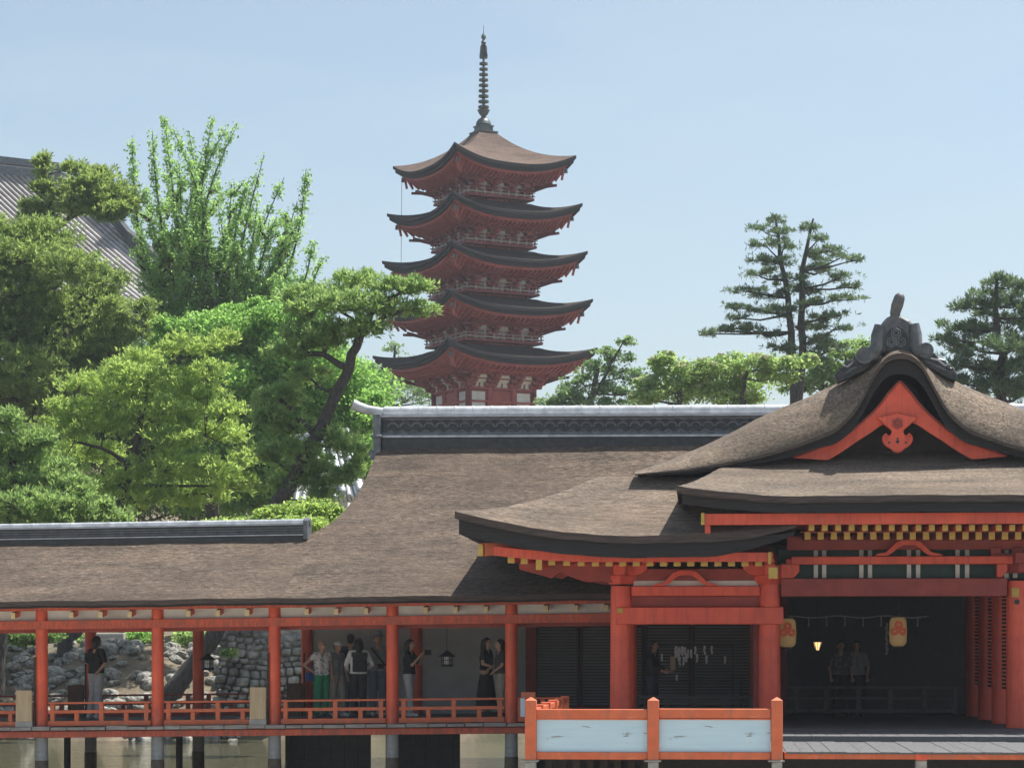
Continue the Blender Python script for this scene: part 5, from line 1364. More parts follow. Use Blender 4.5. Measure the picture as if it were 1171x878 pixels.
tree('hill_tree', 'dark tree tucked behind the left side of the gable ornament', 118, [[(965, 480, 4), (965, 430, 3)]],
     [(945, 418, 24, 12), (968, 402, 22, 11), (985, 392, 14, 8), (935, 438, 28, 12), (970, 428, 26, 14), (910, 440, 20, 12), (1000, 410, 20, 14)], 'leaf', 'mid', seed=17, size=.19, dens=1.2)
tree('black_pine', 'dense dark pine at the right edge behind the gable', 96,
     [[(1150, 500, 6), (1146, 440, 5.5), (1140, 390, 4.5), (1138, 350, 3), (1140, 318, 1.4)]],
     [(1142, 324, 18, 8), (1160, 326, 14, 8), (1118, 340, 20, 8), (1150, 342, 24, 10), (1170, 348, 18, 10), (1100, 350, 14, 6), (1130, 356, 26, 9), (1092, 376, 20, 9), (1120, 378, 28, 10), (1155, 368, 28, 11), (1082, 388, 14, 6), (1108, 398, 28, 11), (1145, 396, 30, 12), (1172, 388, 22, 14), (1092, 415, 20, 11), (1125, 420, 30, 13), (1160, 420, 28, 14), (1105, 440, 24, 12), (1140, 446, 34, 14), (1170, 450, 24, 14), (1190, 420, 30, 40), (1195, 360, 30, 26)],
     'pine', 'conifer', seed=18, size=.30, dens=.68, stray=.2, bw=.3)
# shrubs on the bank seen through the corridor
for i, (px, py, rx, ry, D, mt, lb) in enumerate([(14, 742, 22, 14, 79, 'mid', 'dark green bush at the left end of the bank under the pines'), (85, 735, 20, 10, 81, 'mid', 'small bush behind the leaning trunk in the first full bay'), (222, 730, 22, 10, 79.5, 'lime', 'bright bush on the bank behind the leaning trunk'), (285, 732, 24, 11, 79, 'yellow', 'sunny bush growing above the stone wall'), (346, 742, 18, 22, 77, 'lime', 'light green bush at the right end of the stone wall'), (165, 728, 20, 8, 83, 'bright', 'low bush behind the pale stone balustrade'), (30, 727, 40, 9, 74.5, 'dark', 'dark drooping leafy bush hanging over the left end of the bank'), (262, 747, 9, 5, 73.6, 'olive', 'small leafy tuft growing out of the stone wall')]):
    tree('bush', lb, D, [[(px, py + ry + 6, 1.2), (px, py, .8)]], [(px, py, rx, ry), (px - rx * .5, py - ry * .3, rx * .6, ry * .7), (px + rx * .5, py - ry * .2, rx * .6, ry * .8)], 'leaf', mt, cat='bush', seed=30 + i, size=.12, dens=2.2)
# ================================================================== SMALL THINGS
def fl_at(x, y=52): return FL + dzc(x)
# wooden sign boards standing on the corridor edge
def signboard(px, pya, pyb, label, pole, pane):
    Y = 49.80; x = PX(px, Y); w = 18.5 * MPP(px, Y); zb = 0.105 + dzc(x); zt = ZP(pya, x, Y)
    t = thing('sign_board', (x, Y, zb), label, 'sign board', 'pale wooden sign boards along the corridor edge')
    b = MB(); b.box(x - w / 2, x + w / 2, Y - .03, Y + .05, zb + .12, zt)
    for k in (-.17, .17): b.box(x + k * w * 2 - .003, x + k * w * 2 + .003, Y - .034, Y - .03, zb + .14, zt - .02)
    b.build('board', M['lwood'], t, (x, Y, zb), bev=.006)
    b = MB(); b.box(x - w / 2 - .01, x + w / 2 + .01, Y - .04, Y + .06, zb, zb + .118); b.build('plinth', M['stone'], t, (x, Y, zb), bev=.006)
    b = MB(); xp = x + w / 2 + .03; b.box(xp - .018, xp + .018, Y + .07, Y + .11, zb, ZP(pole, xp, Y)); b.build('pole', M['darkwood'], t, (xp, Y, zb))
    if pane:
        b = MB(); b.box(x - w / 2 + .02, x + w / 2 - .01, Y + .05, Y + .06, zt + .01, ZP(767, x, Y)); b.build('acrylic_pane', M['acr'], t, (x, Y, zt))
M['acr'], nt, p, out = newmat('clear_acrylic'); p.inputs['Base Color'].default_value = (.9, .93, .93, 1); p.inputs['Transmission Weight'].default_value = 1.0; p.inputs['Roughness'].default_value = .02; p.inputs['IOR'].default_value = 1.2
signboard(27.5, 789, 831, 'pale wooden sign board with tall thin pole at the left end of the corridor', 751, False)
signboard(295, 785.5, 828, 'pale wooden sign board with a clear pane standing on top of it', 746, True)
for px, lab in ((87, 'brown wooden notice box against the back railing near the lone visitor'), (337, 'brown wooden notice box against the back railing beside the woman in green trousers')):
    Y = 53.6; x = PX(px, Y); w = 18 * MPP(px, Y); zb = fl_at(x)
    t = thing('notice_box', (x, Y, zb), lab, 'notice box')
    b = MB(); b.box(x - w / 2, x + w / 2, Y - .06, Y + .06, zb, ZP(783 if px < 200 else 781, x, Y)); b.build('board', M['nbox'] if 'nbox' in M else M.setdefault('nbox', M2('brown_board', (.10, .055, .035), (.15, .085, .055), (6, 6, 1), 3, .7, .2)), t, (x, Y, zb), bev=.008)
    b = MB(); b.box(x + w / 2 + .02, x + w / 2 + .055, Y, Y + .035, zb, ZP(746, x, Y)); b.build('pole', M['darkwood'], t, (x, Y, zb))
# hanging iron lanterns
M['glow'], nt, p, out = newmat('lantern_paper'); p.inputs['Base Color'].default_value = (.75, .78, .8, 1); p.inputs['Roughness'].default_value = .7
def lantern(px, py, Y, label):
    x = PX(px, Y); zc_ = ZP(py, x, Y)
    t = thing('hanging_lantern', (x, Y, zc_ - .13), label, 'lantern')
    b = MB(); b.lathe(x, Y, [(.02, zc_ + .22), (.05, zc_ + .2), (.10, zc_ + .16), (.185, zc_ + .10), (.19, zc_ + .085), (.11, zc_ + .085)], 6); b.build('lantern_cap', M['black'], t, (x, Y, zc_))
    b = MB(); b.lathe(x, Y, [(.108, zc_ - .075), (.108, zc_ + .084)], 6); b.build('paper_panes', M['glow'], t, (x, Y, zc_))
    b = MB()
    for k in range(6):
        a = 2 * math.pi * k / 6
        b.bar((x + math.cos(a) * .118, Y + math.sin(a) * .118, zc_ - .08), (x + math.cos(a) * .118, Y + math.sin(a) * .118, zc_ + .084), .02, .02)
        a2 = 2 * math.pi * (k + 1) / 6
        p0, p1 = Vector((x + math.cos(a) * .114, Y + math.sin(a) * .114, 0)), Vector((x + math.cos(a2) * .114, Y + math.sin(a2) * .114, 0))
        for s in (.33, .67):
            q = p0.lerp(p1, s); b.bar((q.x, q.y, zc_ - .075), (q.x, q.y, zc_ + .084), .01, .01)
        b.bar((p0.x, p0.y, zc_ + .01), (p1.x, p1.y, zc_ + .01), .012, .012)
    b.lathe(x, Y, [(.13, zc_ - .13), (.15, zc_ - .10), (.13, zc_ - .078)], 6); b.build('lantern_frame', M['black'], t, (x, Y, zc_))
    b = MB(); b.tube([(x, Y, zc_ + .21), (x, Y, zy(712) + dzc(x))], .007, 5); b.build('chain', M['black'], t, (x, Y, zc_ + .3))
lantern(237.5, 759, 52, 'black hexagonal iron lantern hanging in the bay of the leaning trunk')
lantern(511, 755, 52, 'black hexagonal iron lantern hanging before the shaded plaster wall')
# big paper lanterns in the hall
M['lpaper'], nt, p, out = newmat('oiled_paper')
v = mapping(nt, (1, 1, 1)); w_ = nt.nodes.new('ShaderNodeTexWave'); w_.wave_type = 'BANDS'; w_.bands_direction = 'Z'; w_.inputs['Scale'].default_value = 9; nt.links.new(v, w_.inputs[0])
r = ramp(nt, [(0, (.34, .22, .10)), (.4, (.46, .31, .15))]); nt.links.new(w_.outputs[0], r.inputs[0]); nt.links.new(r.outputs[0], p.inputs['Base Color']); p.inputs['Roughness'].default_value = .7
p.inputs['Emission Color'].default_value = (1, .62, .22, 1); p.inputs['Emission Strength'].default_value = .05
M['crest'], nt, p, out = newmat('red_crest'); p.inputs['Base Color'].default_value = (.55, .08, .05, 1); p.inputs['Emission Color'].default_value = (1, .1, .05, 1); p.inputs['Emission Strength'].default_value = .04
def plantern(px, ya, yb, Y, label):
    x = PX(px, Y); zt, zb = ZP(ya, x, Y), ZP(yb, x, Y); h = zt - zb; r = .165
    t = thing('paper_lantern', (x, Y, zb), label, 'lantern', 'paper lanterns with red crests under the worship hall beam')
    prof = [(r * .55, zb), (r * .8, zb + h * .04), (r, zb + h * .14), (r * 1.06, zb + h * .5), (r, zb + h * .86), (r * .85, zb + h * .96), (r * .6, zt)]
    b = MB(); b.lathe(x, Y, prof, 26); b.build('paper_body', M['lpaper'], t, (x, Y, zb), smooth=True)
    b = MB()
    for dx, dz in ((0, .085), (-.078, -.045), (.078, -.045)):
        for q in (.068, .036):
            pts = []
            for a in np.linspace(0, 2 * math.pi, 15):
                xx = dx + math.cos(a) * q; yy = -math.sqrt(max((r * 1.055) ** 2 - xx * xx, 0)) - .008
                pts.append((x + xx, Y + yy, zb + h * .5 + dz + math.sin(a) * q + .05))
            b.tube(pts, .013, 5)
    b.build('red_crest', M['crest'], t, (x, Y, zb), smooth=True)
    b = MB(); b.lathe(x, Y, [(r * .62, zt), (r * .62, zt + .035)], 16); b.lathe(x, Y, [(r * .5, zb - .04), (r * .56, zb - .002)], 16); b.tube([(x, Y, zt + .03), (x, Y, 3.62)], .008, 5); b.build('lantern_rim', M['black'], t, (x, Y, zb))
    return x, zb
plantern(1027, 705.5, 738.5, 48.2, 'cream paper lantern with red three ring crest hanging in the middle of the dark hall')
plantern(900.5, 707, 739.5, 48.2, 'cream paper lantern half hidden behind the right porch pillar')
x = PX(935, 49); z = ZP(738, x, 49)
t = thing('small_lamp', (x, 49, z), 'small lit wall lamp with fan shaped shade inside the dark hall', 'lamp')
M['bulb'], nt, p, out = newmat('lit_glass'); p.inputs['Base Color'].default_value = (.8, .6, .3, 1); p.inputs['Emission Color'].default_value = (1, .66, .28, 1); p.inputs['Emission Strength'].default_value = .9
b = MB(); b.lathe(x, 49, [(.035, z - .09), (.055, z - .02), (.078, z + .07)], 10); b.build('shade', M['bulb'], t, (x, 49, z), smooth=True)
b = MB()
for k in range(8):
    a = k * math.pi / 4; b.bar((x + math.cos(a) * .04, 49 + math.sin(a) * .04, z - .1), (x + math.cos(a) * .1, 49 + math.sin(a) * .1, z + .10), .01, .01)
b.tube([(x, 49, z + .07), (x, 49, 3.62)], .006, 5); b.build('lamp_frame', M['black'], t, (x, 49, z))
# rope with paper streamers across the hall
M['paper'] = M2('white_paper', (.66, .68, .70), (.76, .78, .80), (1, 1, 1), 5, .7, 0)
M['rope'] = M2('straw_rope', (.20, .20, .19), (.32, .32, .30), (1, 1, 1), 20, .9, .2)
t = thing('sacred_rope', (PX(985, 50), 50, 2.3), 'thin rope with short hanging tassels strung across the dark hall', 'rope')
x0, x1 = PX(902, 50), PX(1062, 50); zr = ZP(705, 0.5 * (x0 + x1), 50)
b = MB(); b.tube([(x0 + (x1 - x0) * u, 50, zr + .02 * math.cos(u * 18)) for u in np.linspace(0, 1, 25)], .016, 6); b.build('rope', M['rope'], t, (x0, 50, zr))
for u in (.14, .27, .40, .53, .66, .79, .92):
    xx = x0 + (x1 - x0) * u; b = MB(); b.tube([(xx, 50, zr), (xx + .01, 50, zr - .1), (xx, 50, zr - .2)], [.02, .012, .022], 6); b.build('tassel', M['rope'], t, (xx, 50, zr))
b = MB(); x = PX(1014, 50); t2 = thing('knotted_rope', (x, 50, 1.6), 'grey knotted cord hanging beside the middle paper lantern', 'cord')
b.tube([(x + .012 * math.sin(k * 2), 50, ZP(712 + k * 3, x, 50)) for k in range(13)], [.018 if k % 2 else .034 for k in range(13)], 6); b.build('cord', M['rope'], t2, (x, 50, 1.6))
# fortune papers and talismans hung on a stand in the porch
Y = 51.0
t = thing('fortune_paper_rack', (PX(790, Y), Y, ZF), 'rack of white folded fortune papers in front of the porch lattice', 'rack')
xa, xb = PX(752, Y), PX(838, Y)
b = MB(); b.box(xa, xb, Y - .02, Y + .02, ZP(738, xa, Y), ZP(736.5, xa, Y)); b.box(xa, xb, Y - .02, Y + .02, ZP(768, xa, Y), ZP(766, xa, Y))
for xx in (xa, xb): b.box(xx - .02, xx + .02, Y - .02, Y + .02, ZF, ZP(736, xx, Y))
b.build('rack_frame', M['darkwood'], t, (xa, Y, ZF))
rr = random.Random(9)
spots = [(757, 747, 1)] + [(772 + rr.uniform(-2, 12), 738 + rr.uniform(0, 4), rr.choice((1, 1.3))) for _ in range(8)] + [(775 + k * 3.0 + rr.uniform(-1, 1), 745 + rr.uniform(-3, 8), 1.2) for k in range(6)] + [(795, 739, 1.0), (797, 747, 1.2), (806, 738, 1.2), (808, 749, 1.1), (814, 738, 1.1), (829, 750, 1.0), (774, 771, .8)]
M['paper2'] = M['paper']
for px, py, s in spots:
    xx = PX(px, Y - .03); zt = ZP(py, xx, Y); b = MB(); l = .16 * s; w = .022; a = rr.uniform(-.012, .012); yq = Y - .03 - rr.uniform(0, .12)
    b.grid([[(xx - w, yq, zt), (xx + w, yq - .01, zt)], [(xx - w + a, yq - .02, zt - l * .5), (xx + w + a, yq + .01, zt - l * .5)], [(xx - w * .7 - a, yq, zt - l), (xx + w * .9 - a, yq - .01, zt - l * .92)]])
    o = b.build('paper_strip', M['paper'], t, (xx, yq, zt)); so = o.modifiers.new('thickness', 'SOLIDIFY'); so.thickness = .004
b = MB(); x = PX(769.5, Y); b.box(x - .055, x + .055, Y - .09, Y - .03, ZP(766, x, Y), ZP(750, x, Y)); b.build('wooden_tally_box', M['lwood'], t, (x, Y, 1), bev=.006)
M['rackmat'] = M['fence']
t = thing('counter_table', (PX(800, 51.6), 51.6, ZF), 'low dark table under the fortune papers in the porch', 'table')
xa, xb = PX(748, 51.6), PX(850, 51.6); zt = ZP(777, xa, 51.6)
b = MB(); b.box(xa, xb, 51.4, 51.9, zt - .05, zt); b.build('table_top', M['fence'], t, (xa, 51.6, zt), bev=.006)
for xx in (xa + .05, xb - .05):
    for yy in (51.44, 51.86): b = MB(); b.box(xx - .03, xx + .03, yy - .03, yy + .03, ZF, zt - .051); b.build('leg', M['darkwood'], t, (xx, yy, ZF))

# ================================================================== PEOPLE
def flat(name, c, rough=.8, c2=None):
    c2 = c2 or tuple(min(1, q * 1.25 + .004) for q in c)
    return M2(name, c, c2, (1, 1, 1), 14, rough, .12, .004)
SK = flat('skin', (.46, .27, .19), .55, (.52, .31, .225))
HAIR = flat('dark_hair', (.014, .011, .010), .5); HAIRG = flat('fair_hair', (.30, .235, .16), .6)
SHOE = flat('dark_shoe', (.03, .03, .032)); SHOEW = flat('white_shoe', (.6, .6, .58))
def remesh(b, voxel, smooth=2):
    me = bpy.data.meshes.new('tmp'); me.from_pydata(b.v, [], b.f)
    bm = bmesh.new(); bm.from_mesh(me); bmesh.ops.recalc_face_normals(bm, faces=bm.faces[:]); bm.to_mesh(me); bm.free()
    o = bpy.data.objects.new('tmp', me); COL.objects.link(o)
    m = o.modifiers.new('r', 'REMESH'); m.mode = 'VOXEL'; m.voxel_size = voxel
    if smooth:
        s = o.modifiers.new('s', 'SMOOTH'); s.iterations = smooth; s.factor = .5
    dg = bpy.context.evaluated_depsgraph_get(); dg.update()
    r = bpy.data.meshes.new_from_object(o.evaluated_get(dg)); bpy.data.objects.remove(o); bpy.data.meshes.remove(me)
    r.polygons.foreach_set('use_smooth', [True] * len(r.polygons)); return r
def person(label, px, Y, h, face, arms=None, legs=None, top=None, topmat=None, sleeve=.55, bottom='trousers', botmat=None, hair='short', hairmat=HAIR, lean=0.0, shoe=SHOE, extras=None, head_turn=0.0, zfloor=None, build=1.0):
    x = PX(px, Y); z0 = fl_at(x) if zfloor is None else zfloor
    s = h / 1.70
    root = thing('person', (x, Y, z0), label, 'person', None, R(face))
    def put(me, nm, mat, par=None):
        me.materials.clear(); me.materials.append(mat)
        o = bpy.data.objects.new(nm, me); COL.objects.link(o); o.parent = par or root; o.scale = (s, s, s) if par is None else (1, 1, 1); return o
    A = arms or {1: ((.25, .0, 1.12), (.24, -.10, .88)), -1: ((-.25, .0, 1.12), (-.24, -.10, .88))}
    Lg = legs or {1: ((.095, -.02, .50), (.10, .02, .085)), -1: ((-.095, -.01, .50), (-.10, .03, .085))}
    V3 = Vector
    # ---- one continuous body
    b = MB()
    T = lambda p, r, n=12: b.tube([V3(q) for q in p], r, n, round_=True)
    ly = -lean
    for sx in (-1, 1):
        T([(sx * .065 * build, 0, .93), (sx * .06 * build, ly * .3, 1.08), (sx * .075 * build, ly * .7, 1.28), (sx * .06, ly, 1.38)], [.115 * build, .10 * build, .112 * build, .07])
        hp = (sx * .09, 0, .90); k, a = Lg[sx]
        T([hp, k, a], [.088, .058, .04])
        T([a, (a[0], a[1] + .02, .05), (a[0] + sx * .015, a[1] - .12, .035)], [.04, .04, .032])
        sh = (sx * .165, ly, 1.385); e, w = A[sx]
        T([(sx * .06, ly, 1.40), sh], [.05, .052]); T([sh, e], [.050, .038]); T([e, w], [.038, .026])
        d = (V3(w) - V3(e)).normalized(); pm = V3(w) + d * .055
        side = d.cross(V3((0, 0, 1)));  side = side.normalized() if side.length > .1 else V3((0, 1, 0))
        T([w, V3(w) + d * .03, pm], [.024, .031, .033])
        for fi, (o_, ln) in enumerate(((-.027, .062), (-.009, .075), (.009, .07), (.026, .055))):
            q0 = pm + side * o_; q1 = q0 + d * ln * .55; q2 = q1 + (d * .7 + side.cross(d) * .5) * ln * .5
            T([q0, q1, q2], [.010, .0095, .008], 7)
        T([V3(w) + d * .025 - side * .02, V3(w) + d * .055 - side * .05, V3(w) + d * .085 - side * .052], [.012, .011, .009], 7)
    T([(0, ly, 1.38), (0, ly - .015, 1.49)], [.056, .052])
    cz, sz = math.cos(R(head_turn)), math.sin(R(head_turn))
    H = V3((0, ly - .02, 1.585))
    def hd(p): return V3((p[0] * cz - p[1] * sz, p[0] * sz + p[1] * cz, p[2])) + H
    n0 = len(b.v); b.ell((0, 0, 0.015), (.076, .096, .105)); b.ell((0, -.028, -.05), (.056, .066, .062)); 
    b.tube([(0, -.088, .02), (0, -.112, -.018)], [.010, .016], 8, round_=True)
    b.ell((0, -.085, -.055), (.022, .014, .010), 8, 5)
    for sx in (-1, 1): b.ell((sx * .078, .005, 0), (.012, .022, .032), 8, 6); b.ell((sx * .032, -.082, .028), (.018, .012, .01), 8, 5)
    for i in range(n0, len(b.v)): b.v[i] = tuple(hd(b.v[i]))
    body = put(remesh(b, .0085, 1), 'body', SK)
    b = MB()
    for sx in (-1, 1): b.ell(tuple(hd((sx * .032, -.092, .012))), (.011, .006, .006), 8, 5)
    put(remesh(b, .003, 0), 'eyes', HAIR)
    # ---- hair
    b = MB(); n0 = 0
    b.ell((0, .014, .040), (.086, .100, .092))
    if hair == 'long':
        b.tube([(0, .065, .03), (0, .085, -.10), (0, .075, -.24)], [.075, .075, .05], 12, round_=True)
        for sx in (-1, 1): b.tube([(sx * .07, .02, .03), (sx * .078, .02, -.09), (sx * .07, .03, -.18)], [.03, .032, .02], 8, round_=True)
    elif hair == 'bob':
        b.tube([(0, .05, .0), (0, .06, -.08)], [.08, .07], 12, round_=True)
        for sx in (-1, 1): b.tube([(sx * .07, .02, .03), (sx * .074, .02, -.06)], [.03, .028], 8, round_=True)
    else: b.ell((0, .045, -.01), (.076, .062, .07))
    b.v = [tuple(hd(p)) for p in b.v]
    # keep the face free
    me = remesh(b, .009, 2); bm = bmesh.new(); bm.from_mesh(me)
    ci, si = math.cos(-R(head_turn)), math.sin(-R(head_turn))
    kill = []
    for v_ in bm.verts:
        q = v_.co - H; lx, lyy = q.x * ci - q.y * si, q.x * si + q.y * ci
        if lyy < -.045 and q.z < .062 and abs(lx) < .075: kill.append(v_)
    bmesh.ops.delete(bm, geom=kill, context='VERTS'); bm.to_mesh(me); bm.free()
    put(me, 'hair', hairmat)
    # ---- top
    b = MB(); g = .016
    hem = .86 if bottom != 'dress' else .95
    for sx in (-1, 1):
        T([(sx * .068 * build, 0, hem + .1), (sx * .065 * build, ly * .3, 1.08), (sx * .078 * build, ly * .7, 1.28), (sx * .075, ly, 1.375)], [.125 * build, .112 * build, .124 * build, .078])
        sh = V3((sx * .165, ly, 1.385)); e, w = map(V3, A[sx])
        T([(sx * .06, ly, 1.395), sh], [.062, .066])
        if sleeve > 0:
            q = sh.lerp(e, min(1, sleeve * 1.35)) if sleeve < .75 else None
            if q is not None: T([sh, q], [.066, .060])
            else:
                T([sh, e], [.066, .052]); T([e, e.lerp(w, min(1, (sleeve - .75) * 4 * .92 + .05))], [.052, .042])
    tp_ = put(remesh(b, .013, 2), 'shirt', topmat)
    # ---- bottom
    b = MB()
    if bottom in ('trousers', 'shorts'):
        for sx in (-1, 1):
            T([(sx * .066 * build, 0, .98), (sx * .075 * build, 0, .88)], [.118 * build, .12 * build]); k, a = map(V3, Lg[sx])
            if bottom == 'shorts': T([(sx * .09, 0, .88), k.lerp(V3((sx * .09, 0, .88)), .05)], [.105, .095])
            else: T([(sx * .09, 0, .88), k, a + V3((0, 0, .03))], [.105, .083, .070])
        put(remesh(b, .013, 2), bottom, botmat)
    else:
        zt_ = 1.06; b.lathe(0, 0, [(.12, zt_), (.15, .95), (.19, .75), (.235, .45), (.27, .16), (.25, .155), (.10, .9)], 22, 1.1, .85)
        put(remesh(b, .014, 2), 'long_skirt', botmat)
    b = MB()
    for sx in (-1, 1):
        k, a = Lg[sx]; T([(a[0], a[1] + .045, .048), (a[0] + sx * .008, a[1] - .06, .045), (a[0] + sx * .015, a[1] - .15, .035)], [.046, .046, .036])
    me = remesh(b, .009, 1); put(me, 'shoes', shoe)
    if extras: extras(lambda bb, nm, mat, vx=.009, sm_=1, par=None: put(remesh(bb, vx, sm_), nm, mat, par), hd, A, root)
    return root, s
BLK = flat('black_cloth', (.016, .016, .018)); WHT = flat('white_cloth', (.62, .63, .64)); GRY = flat('grey_cloth', (.20, .21, .215)); KHK = flat('beige_cloth', (.34, .30, .25)); LGY = flat('light_grey_cloth', (.40, .40, .41))
GRN = flat('green_cloth', (.020, .235, .105)); DEN = flat('denim', (.105, .135, .175)); NAV = flat('navy_cloth', (.035, .05, .085)); BLU = flat('blue_bag', (.02, .05, .22)); TEE = flat('dark_tee', (.05, .045, .045))
M['pattern'], nt, p, out = newmat('patterned_blouse'); v = mapping(nt, (1, 1, 1)); vo = nt.nodes.new('ShaderNodeTexVoronoi'); vo.inputs['Scale'].default_value = 16; nt.links.new(v, vo.inputs[0])
r = ramp(nt, [(.24, (.10, .10, .14)), (.40, (.66, .64, .64))]); nt.links.new(vo.outputs[0], r.inputs[0]); nt.links.new(r.outputs[0], p.inputs['Base Color']); p.inputs['Roughness'].default_value = .8
def T_(b, p, r, n=10): b.tube([Vector(q) for q in p], r, n, round_=True)
def ex_sheet(put, hd, A, root):
    b = MB(); w = A[1][1]; b.box(w[0] - .01, w[0] + .16, w[1] - .05, w[1] - .03, w[2] - .05, w[2] + .16); put(b, 'paper_bag', WHT, .008, 0)
person('person in black shirt and pale trousers standing alone in the first full bay', 110, 52.6, 1.82, 150, topmat=BLK, botmat=LGY, sleeve=.6, hair='bob', shoe=SHOEW,
       arms={1: ((.29, -.02, 1.16), (.25, -.22, 1.20)), -1: ((-.30, .05, 1.14), (-.18, .12, .98))}, legs={1: ((.12, -.03, .5), (.14, .04, .085)), -1: ((-.10, .04, .5), (-.14, .10, .085))}, extras=ex_sheet)
def ex_bag(put, hd, A, root):
    b = MB(); b.box(-.33, -.20, .02, .16, .80, 1.0); put(b, 'shoulder_bag', BLU, .012, 3)
    b = MB(); T_(b, [(-.25, .08, .98), (-.15, .13, 1.25), (.06, .02, 1.46)], [.012] * 3, 6); put(b, 'bag_strap', BLU, .006, 0)
person('woman in patterned blouse and bright green trousers with her hand on her hip', 368, 52.2, 1.66, 40, topmat=M['pattern'], botmat=GRN, sleeve=.25, hair='short', hairmat=HAIRG, extras=ex_bag,
       arms={1: ((.24, .0, 1.12), (.20, -.12, .92)), -1: ((-.40, .10, 1.16), (-.20, .0, .99))})
def ex_cap(put, hd, A, root):
    b = MB(); b.ell((0, .0, .06), (.092, .105, .068)); b.ell((0, -.10, .045), (.07, .07, .012)); b.v = [tuple(hd(p)) for p in b.v]; put(b, 'cap', WHT, .008, 1)
person('person in white cap, grey shirt and beige trousers next to the green trousers', 385.5, 52.6, 1.64, 55, topmat=GRY, botmat=KHK, sleeve=.6, extras=ex_cap,
       legs={1: ((.11, -.06, .5), (.13, -.06, .085)), -1: ((-.10, .03, .5), (-.13, .10, .085))}, shoe=SHOEW)
person('tall man in navy shirt and jeans standing behind the backpack', 401, 53.2, 1.80, 175, topmat=NAV, botmat=DEN, sleeve=.6)
def ex_pack(put, hd, A, root):
    b = MB(); b.box(-.15, .15, .13, .27, .98, 1.36); b.box(-.12, .12, .26, .32, 1.0, 1.2); put(b, 'backpack', BLK, .014, 4)
    b = MB(); b.box(-.17, .17, .12, .24, 1.30, 1.40); put(b, 'jacket_roll', TEE, .014, 3)
person('woman with long dark hair, white shirt and black backpack seen from behind', 410, 51.9, 1.70, 195, topmat=WHT, botmat=BLK, sleeve=.95, hair='long', extras=ex_pack,
       arms={1: ((.27, .02, 1.14), (.22, -.18, 1.02)), -1: ((-.29, .02, 1.14), (-.22, -.16, 1.05))})
def ex_hat(put, hd, A, root):
    b = MB(); b.lathe(0, 0, [(.165, .055), (.17, .065), (.10, .085), (.095, .16), (.06, .185), (.01, .19), (.01, .06)], 20); b.v = [tuple(hd(p)) for p in b.v]; put(b, 'sun_hat', GRY, .009, 1)
    b = MB(); T_(b, [(-.14, -.09, 1.40), (0, -.15, 1.22), (.16, -.12, 1.02)], [.02] * 3, 6); put(b, 'strap', BLK, .008, 0)
    b = MB(); b.box(-.02, .20, -.22, -.12, .98, 1.08); put(b, 'waist_bag', BLK, .01, 2)
person('tall man in a sun hat and grey shirt with a dark strap across his chest', 432, 52.8, 1.80, 15, topmat=GRY, botmat=DEN, sleeve=.98, extras=ex_hat, build=1.12, shoe=SHOEW,
       arms={1: ((.27, .0, 1.12), (.16, -.20, 1.03)), -1: ((-.27, .0, 1.12), (-.12, -.21, 1.04))})
def ex_phone(put, hd, A, root):
    w = Vector(A[1][1]); b = MB(); b.box(w.x - .06, w.x - .045, w.y - .20, w.y - .04, w.z - .02, w.z + .10); put(b, 'phone', BLK, .006, 0)
person('woman in black shirt and grey trousers raising a phone with both hands', 468, 52.0, 1.66, 78, topmat=BLK, botmat=LGY, sleeve=.55, hair='long', extras=ex_phone, shoe=SHOEW,
       arms={1: ((.22, -.17, 1.16), (.10, -.30, 1.38)), -1: ((-.22, -.15, 1.14), (-.10, -.29, 1.34))}, legs={1: ((.10, .02, .5), (.11, .08, .085)), -1: ((-.10, -.06, .5), (-.11, -.08, .085))})
person('woman in a long black dress facing right near the rightmost corridor post', 556, 52.4, 1.68, 70, topmat=BLK, botmat=BLK, bottom='dress', sleeve=.4, hair='long',
       arms={1: ((.22, -.04, 1.14), (.16, -.24, 1.05)), -1: ((-.22, -.02, 1.13), (-.12, -.24, 1.06))})
person('woman in dark tee and pale trousers half hidden by the rightmost corridor post', 572.5, 52.0, 1.64, -70, topmat=TEE, botmat=KHK, sleeve=.5, hair='long',
       arms={1: ((.22, -.02, 1.13), (.18, -.20, .98)), -1: ((-.22, -.04, 1.14), (-.16, -.22, 1.04))})
person('dark clothed person standing in the porch shade left of the fortune papers', 746, 50.4, 1.66, 75, topmat=BLK, botmat=NAV, sleeve=.9, hair='bob', zfloor=ZF,
       arms={1: ((.22, -.08, 1.14), (.15, -.32, 1.06)), -1: ((-.22, -.06, 1.13), (-.12, -.30, 1.04))})
M['robe'] = flat('mottled_shirt', (.05, .052, .052), .8, (.17, .17, .165))
person('person in a mottled pale shirt deep inside the dark hall behind the low fence', 961, 53.3, 1.66, 10, topmat=M['robe'], botmat=BLK, sleeve=.6, zfloor=ZF)
person('person in a plain dark grey shirt deep inside the dark hall behind the low fence', 980, 53.4, 1.66, -10, topmat=GRY, botmat=BLK, sleeve=.6, zfloor=ZF, hair='bob')

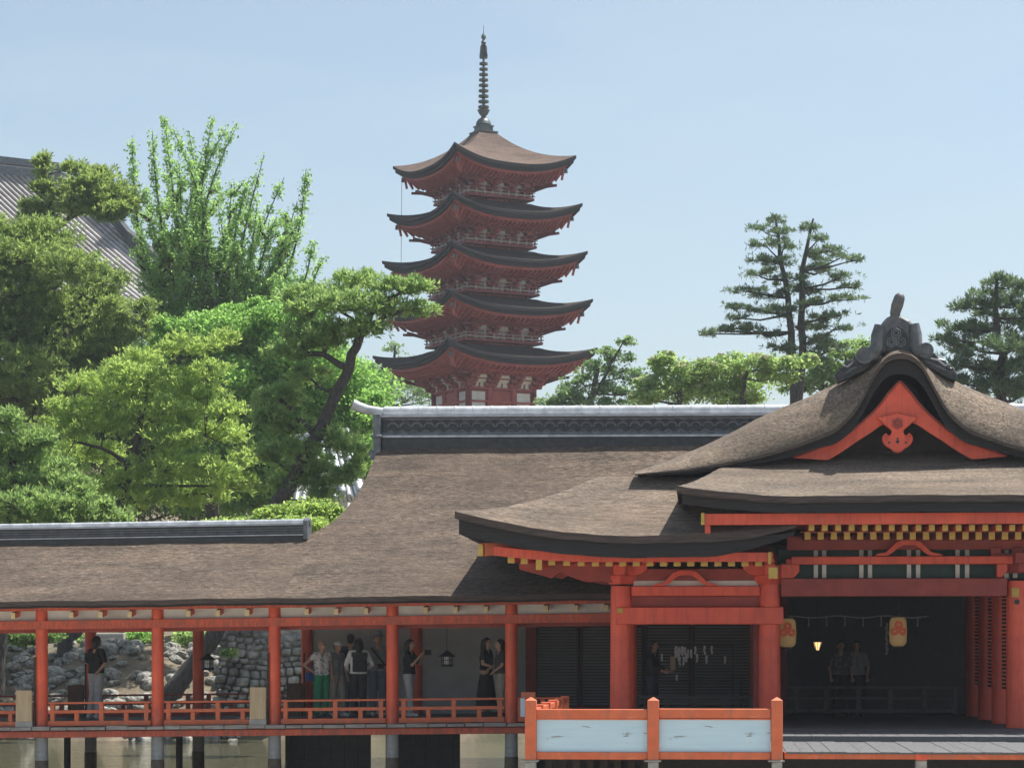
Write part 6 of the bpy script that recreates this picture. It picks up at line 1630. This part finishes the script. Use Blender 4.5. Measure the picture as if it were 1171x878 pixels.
# ================================================================== SKY, SUN, HAZE, CAMERA
EXPO = 0.75
sun_vec = Vector((0.40, 0.20, 1.0)).normalized()
elev = math.asin(sun_vec.z); az = math.atan2(sun_vec.x, sun_vec.y)      # azimuth from +Y clockwise
w = bpy.data.worlds.new('World'); scene.world = w; w.use_nodes = True; nt = w.node_tree
bg = nt.nodes['Background']; sky = nt.nodes.new('ShaderNodeTexSky'); sky.sky_type = 'NISHITA'; sky.sun_disc = False
sky.sun_elevation = elev; sky.sun_rotation = az; sky.air_density = 1.0; sky.dust_density = 1.7; sky.ozone_density = 0.6; sky.altitude = 0
hs = nt.nodes.new('ShaderNodeHueSaturation'); hs.inputs['Hue'].default_value = .488; hs.inputs['Saturation'].default_value = .84; hs.inputs['Value'].default_value = 1.0
nt.links.new(sky.outputs[0], hs.inputs['Color'])
v = mapping(nt, (2.2, 2.2, 9), kind='Generated'); cn = noise(nt, v, 2.2, 6, .6)      # faint high cirrus veil
cr = ramp(nt, [(.45, (0, 0, 0)), (.75, (.30, .30, .30))]); nt.links.new(cn.outputs[0], cr.inputs[0])
nt.links.new(mixc(nt, cr.outputs[0], hs.outputs[0], (4.1, 4.85, 5.25)), bg.inputs[0]); bg.inputs[1].default_value = 0.094
L = bpy.data.lights.new('sun', 'SUN'); L.energy = 4.9; L.angle = R(.55); L.color = (1, .955, .88)
lo = bpy.data.objects.new('sun', L); COL.objects.link(lo); lo.rotation_euler = (-sun_vec).to_track_quat('-Z', 'Y').to_euler(); lo.location = (20, 40, 60)
HAZE = 0.00036
if HAZE:
    b = MB(); b.box(-650, 650, -80, 750, -3.6, 46)
    hm = bpy.data.materials.new('haze_air'); hm.use_nodes = True; nt = hm.node_tree; nt.nodes.clear(); o_ = nt.nodes.new('ShaderNodeOutputMaterial'); pv = nt.nodes.new('ShaderNodeVolumePrincipled')
    pv.inputs['Color'].default_value = (.86, .92, 1, 1); pv.inputs['Density'].default_value = HAZE; pv.inputs['Anisotropy'].default_value = .3; nt.links.new(pv.outputs[0], o_.inputs['Volume'])
    tag(b.build('haze', hm), kind='stuff')
cam = bpy.data.cameras.new('camera'); co = bpy.data.objects.new('camera', cam); COL.objects.link(co); scene.camera = co
co.location = (0, 0, ZC); co.rotation_euler = (R(90), 0, ALPHA)
cam.sensor_fit = 'HORIZONTAL'; cam.sensor_width = 36; cam.lens = 36 * F / W0; cam.shift_x = 0; cam.shift_y = (HZ - H0 / 2) / W0; cam.clip_start = .5; cam.clip_end = 9000
vs = scene.view_settings; vs.view_transform = 'Standard'; vs.look = 'None'; vs.exposure = EXPO; vs.gamma = 1; vs.use_curve_mapping = False
scene.cycles.use_denoising = True
scene.cycles.max_bounces = 6; scene.cycles.volume_bounces = 0
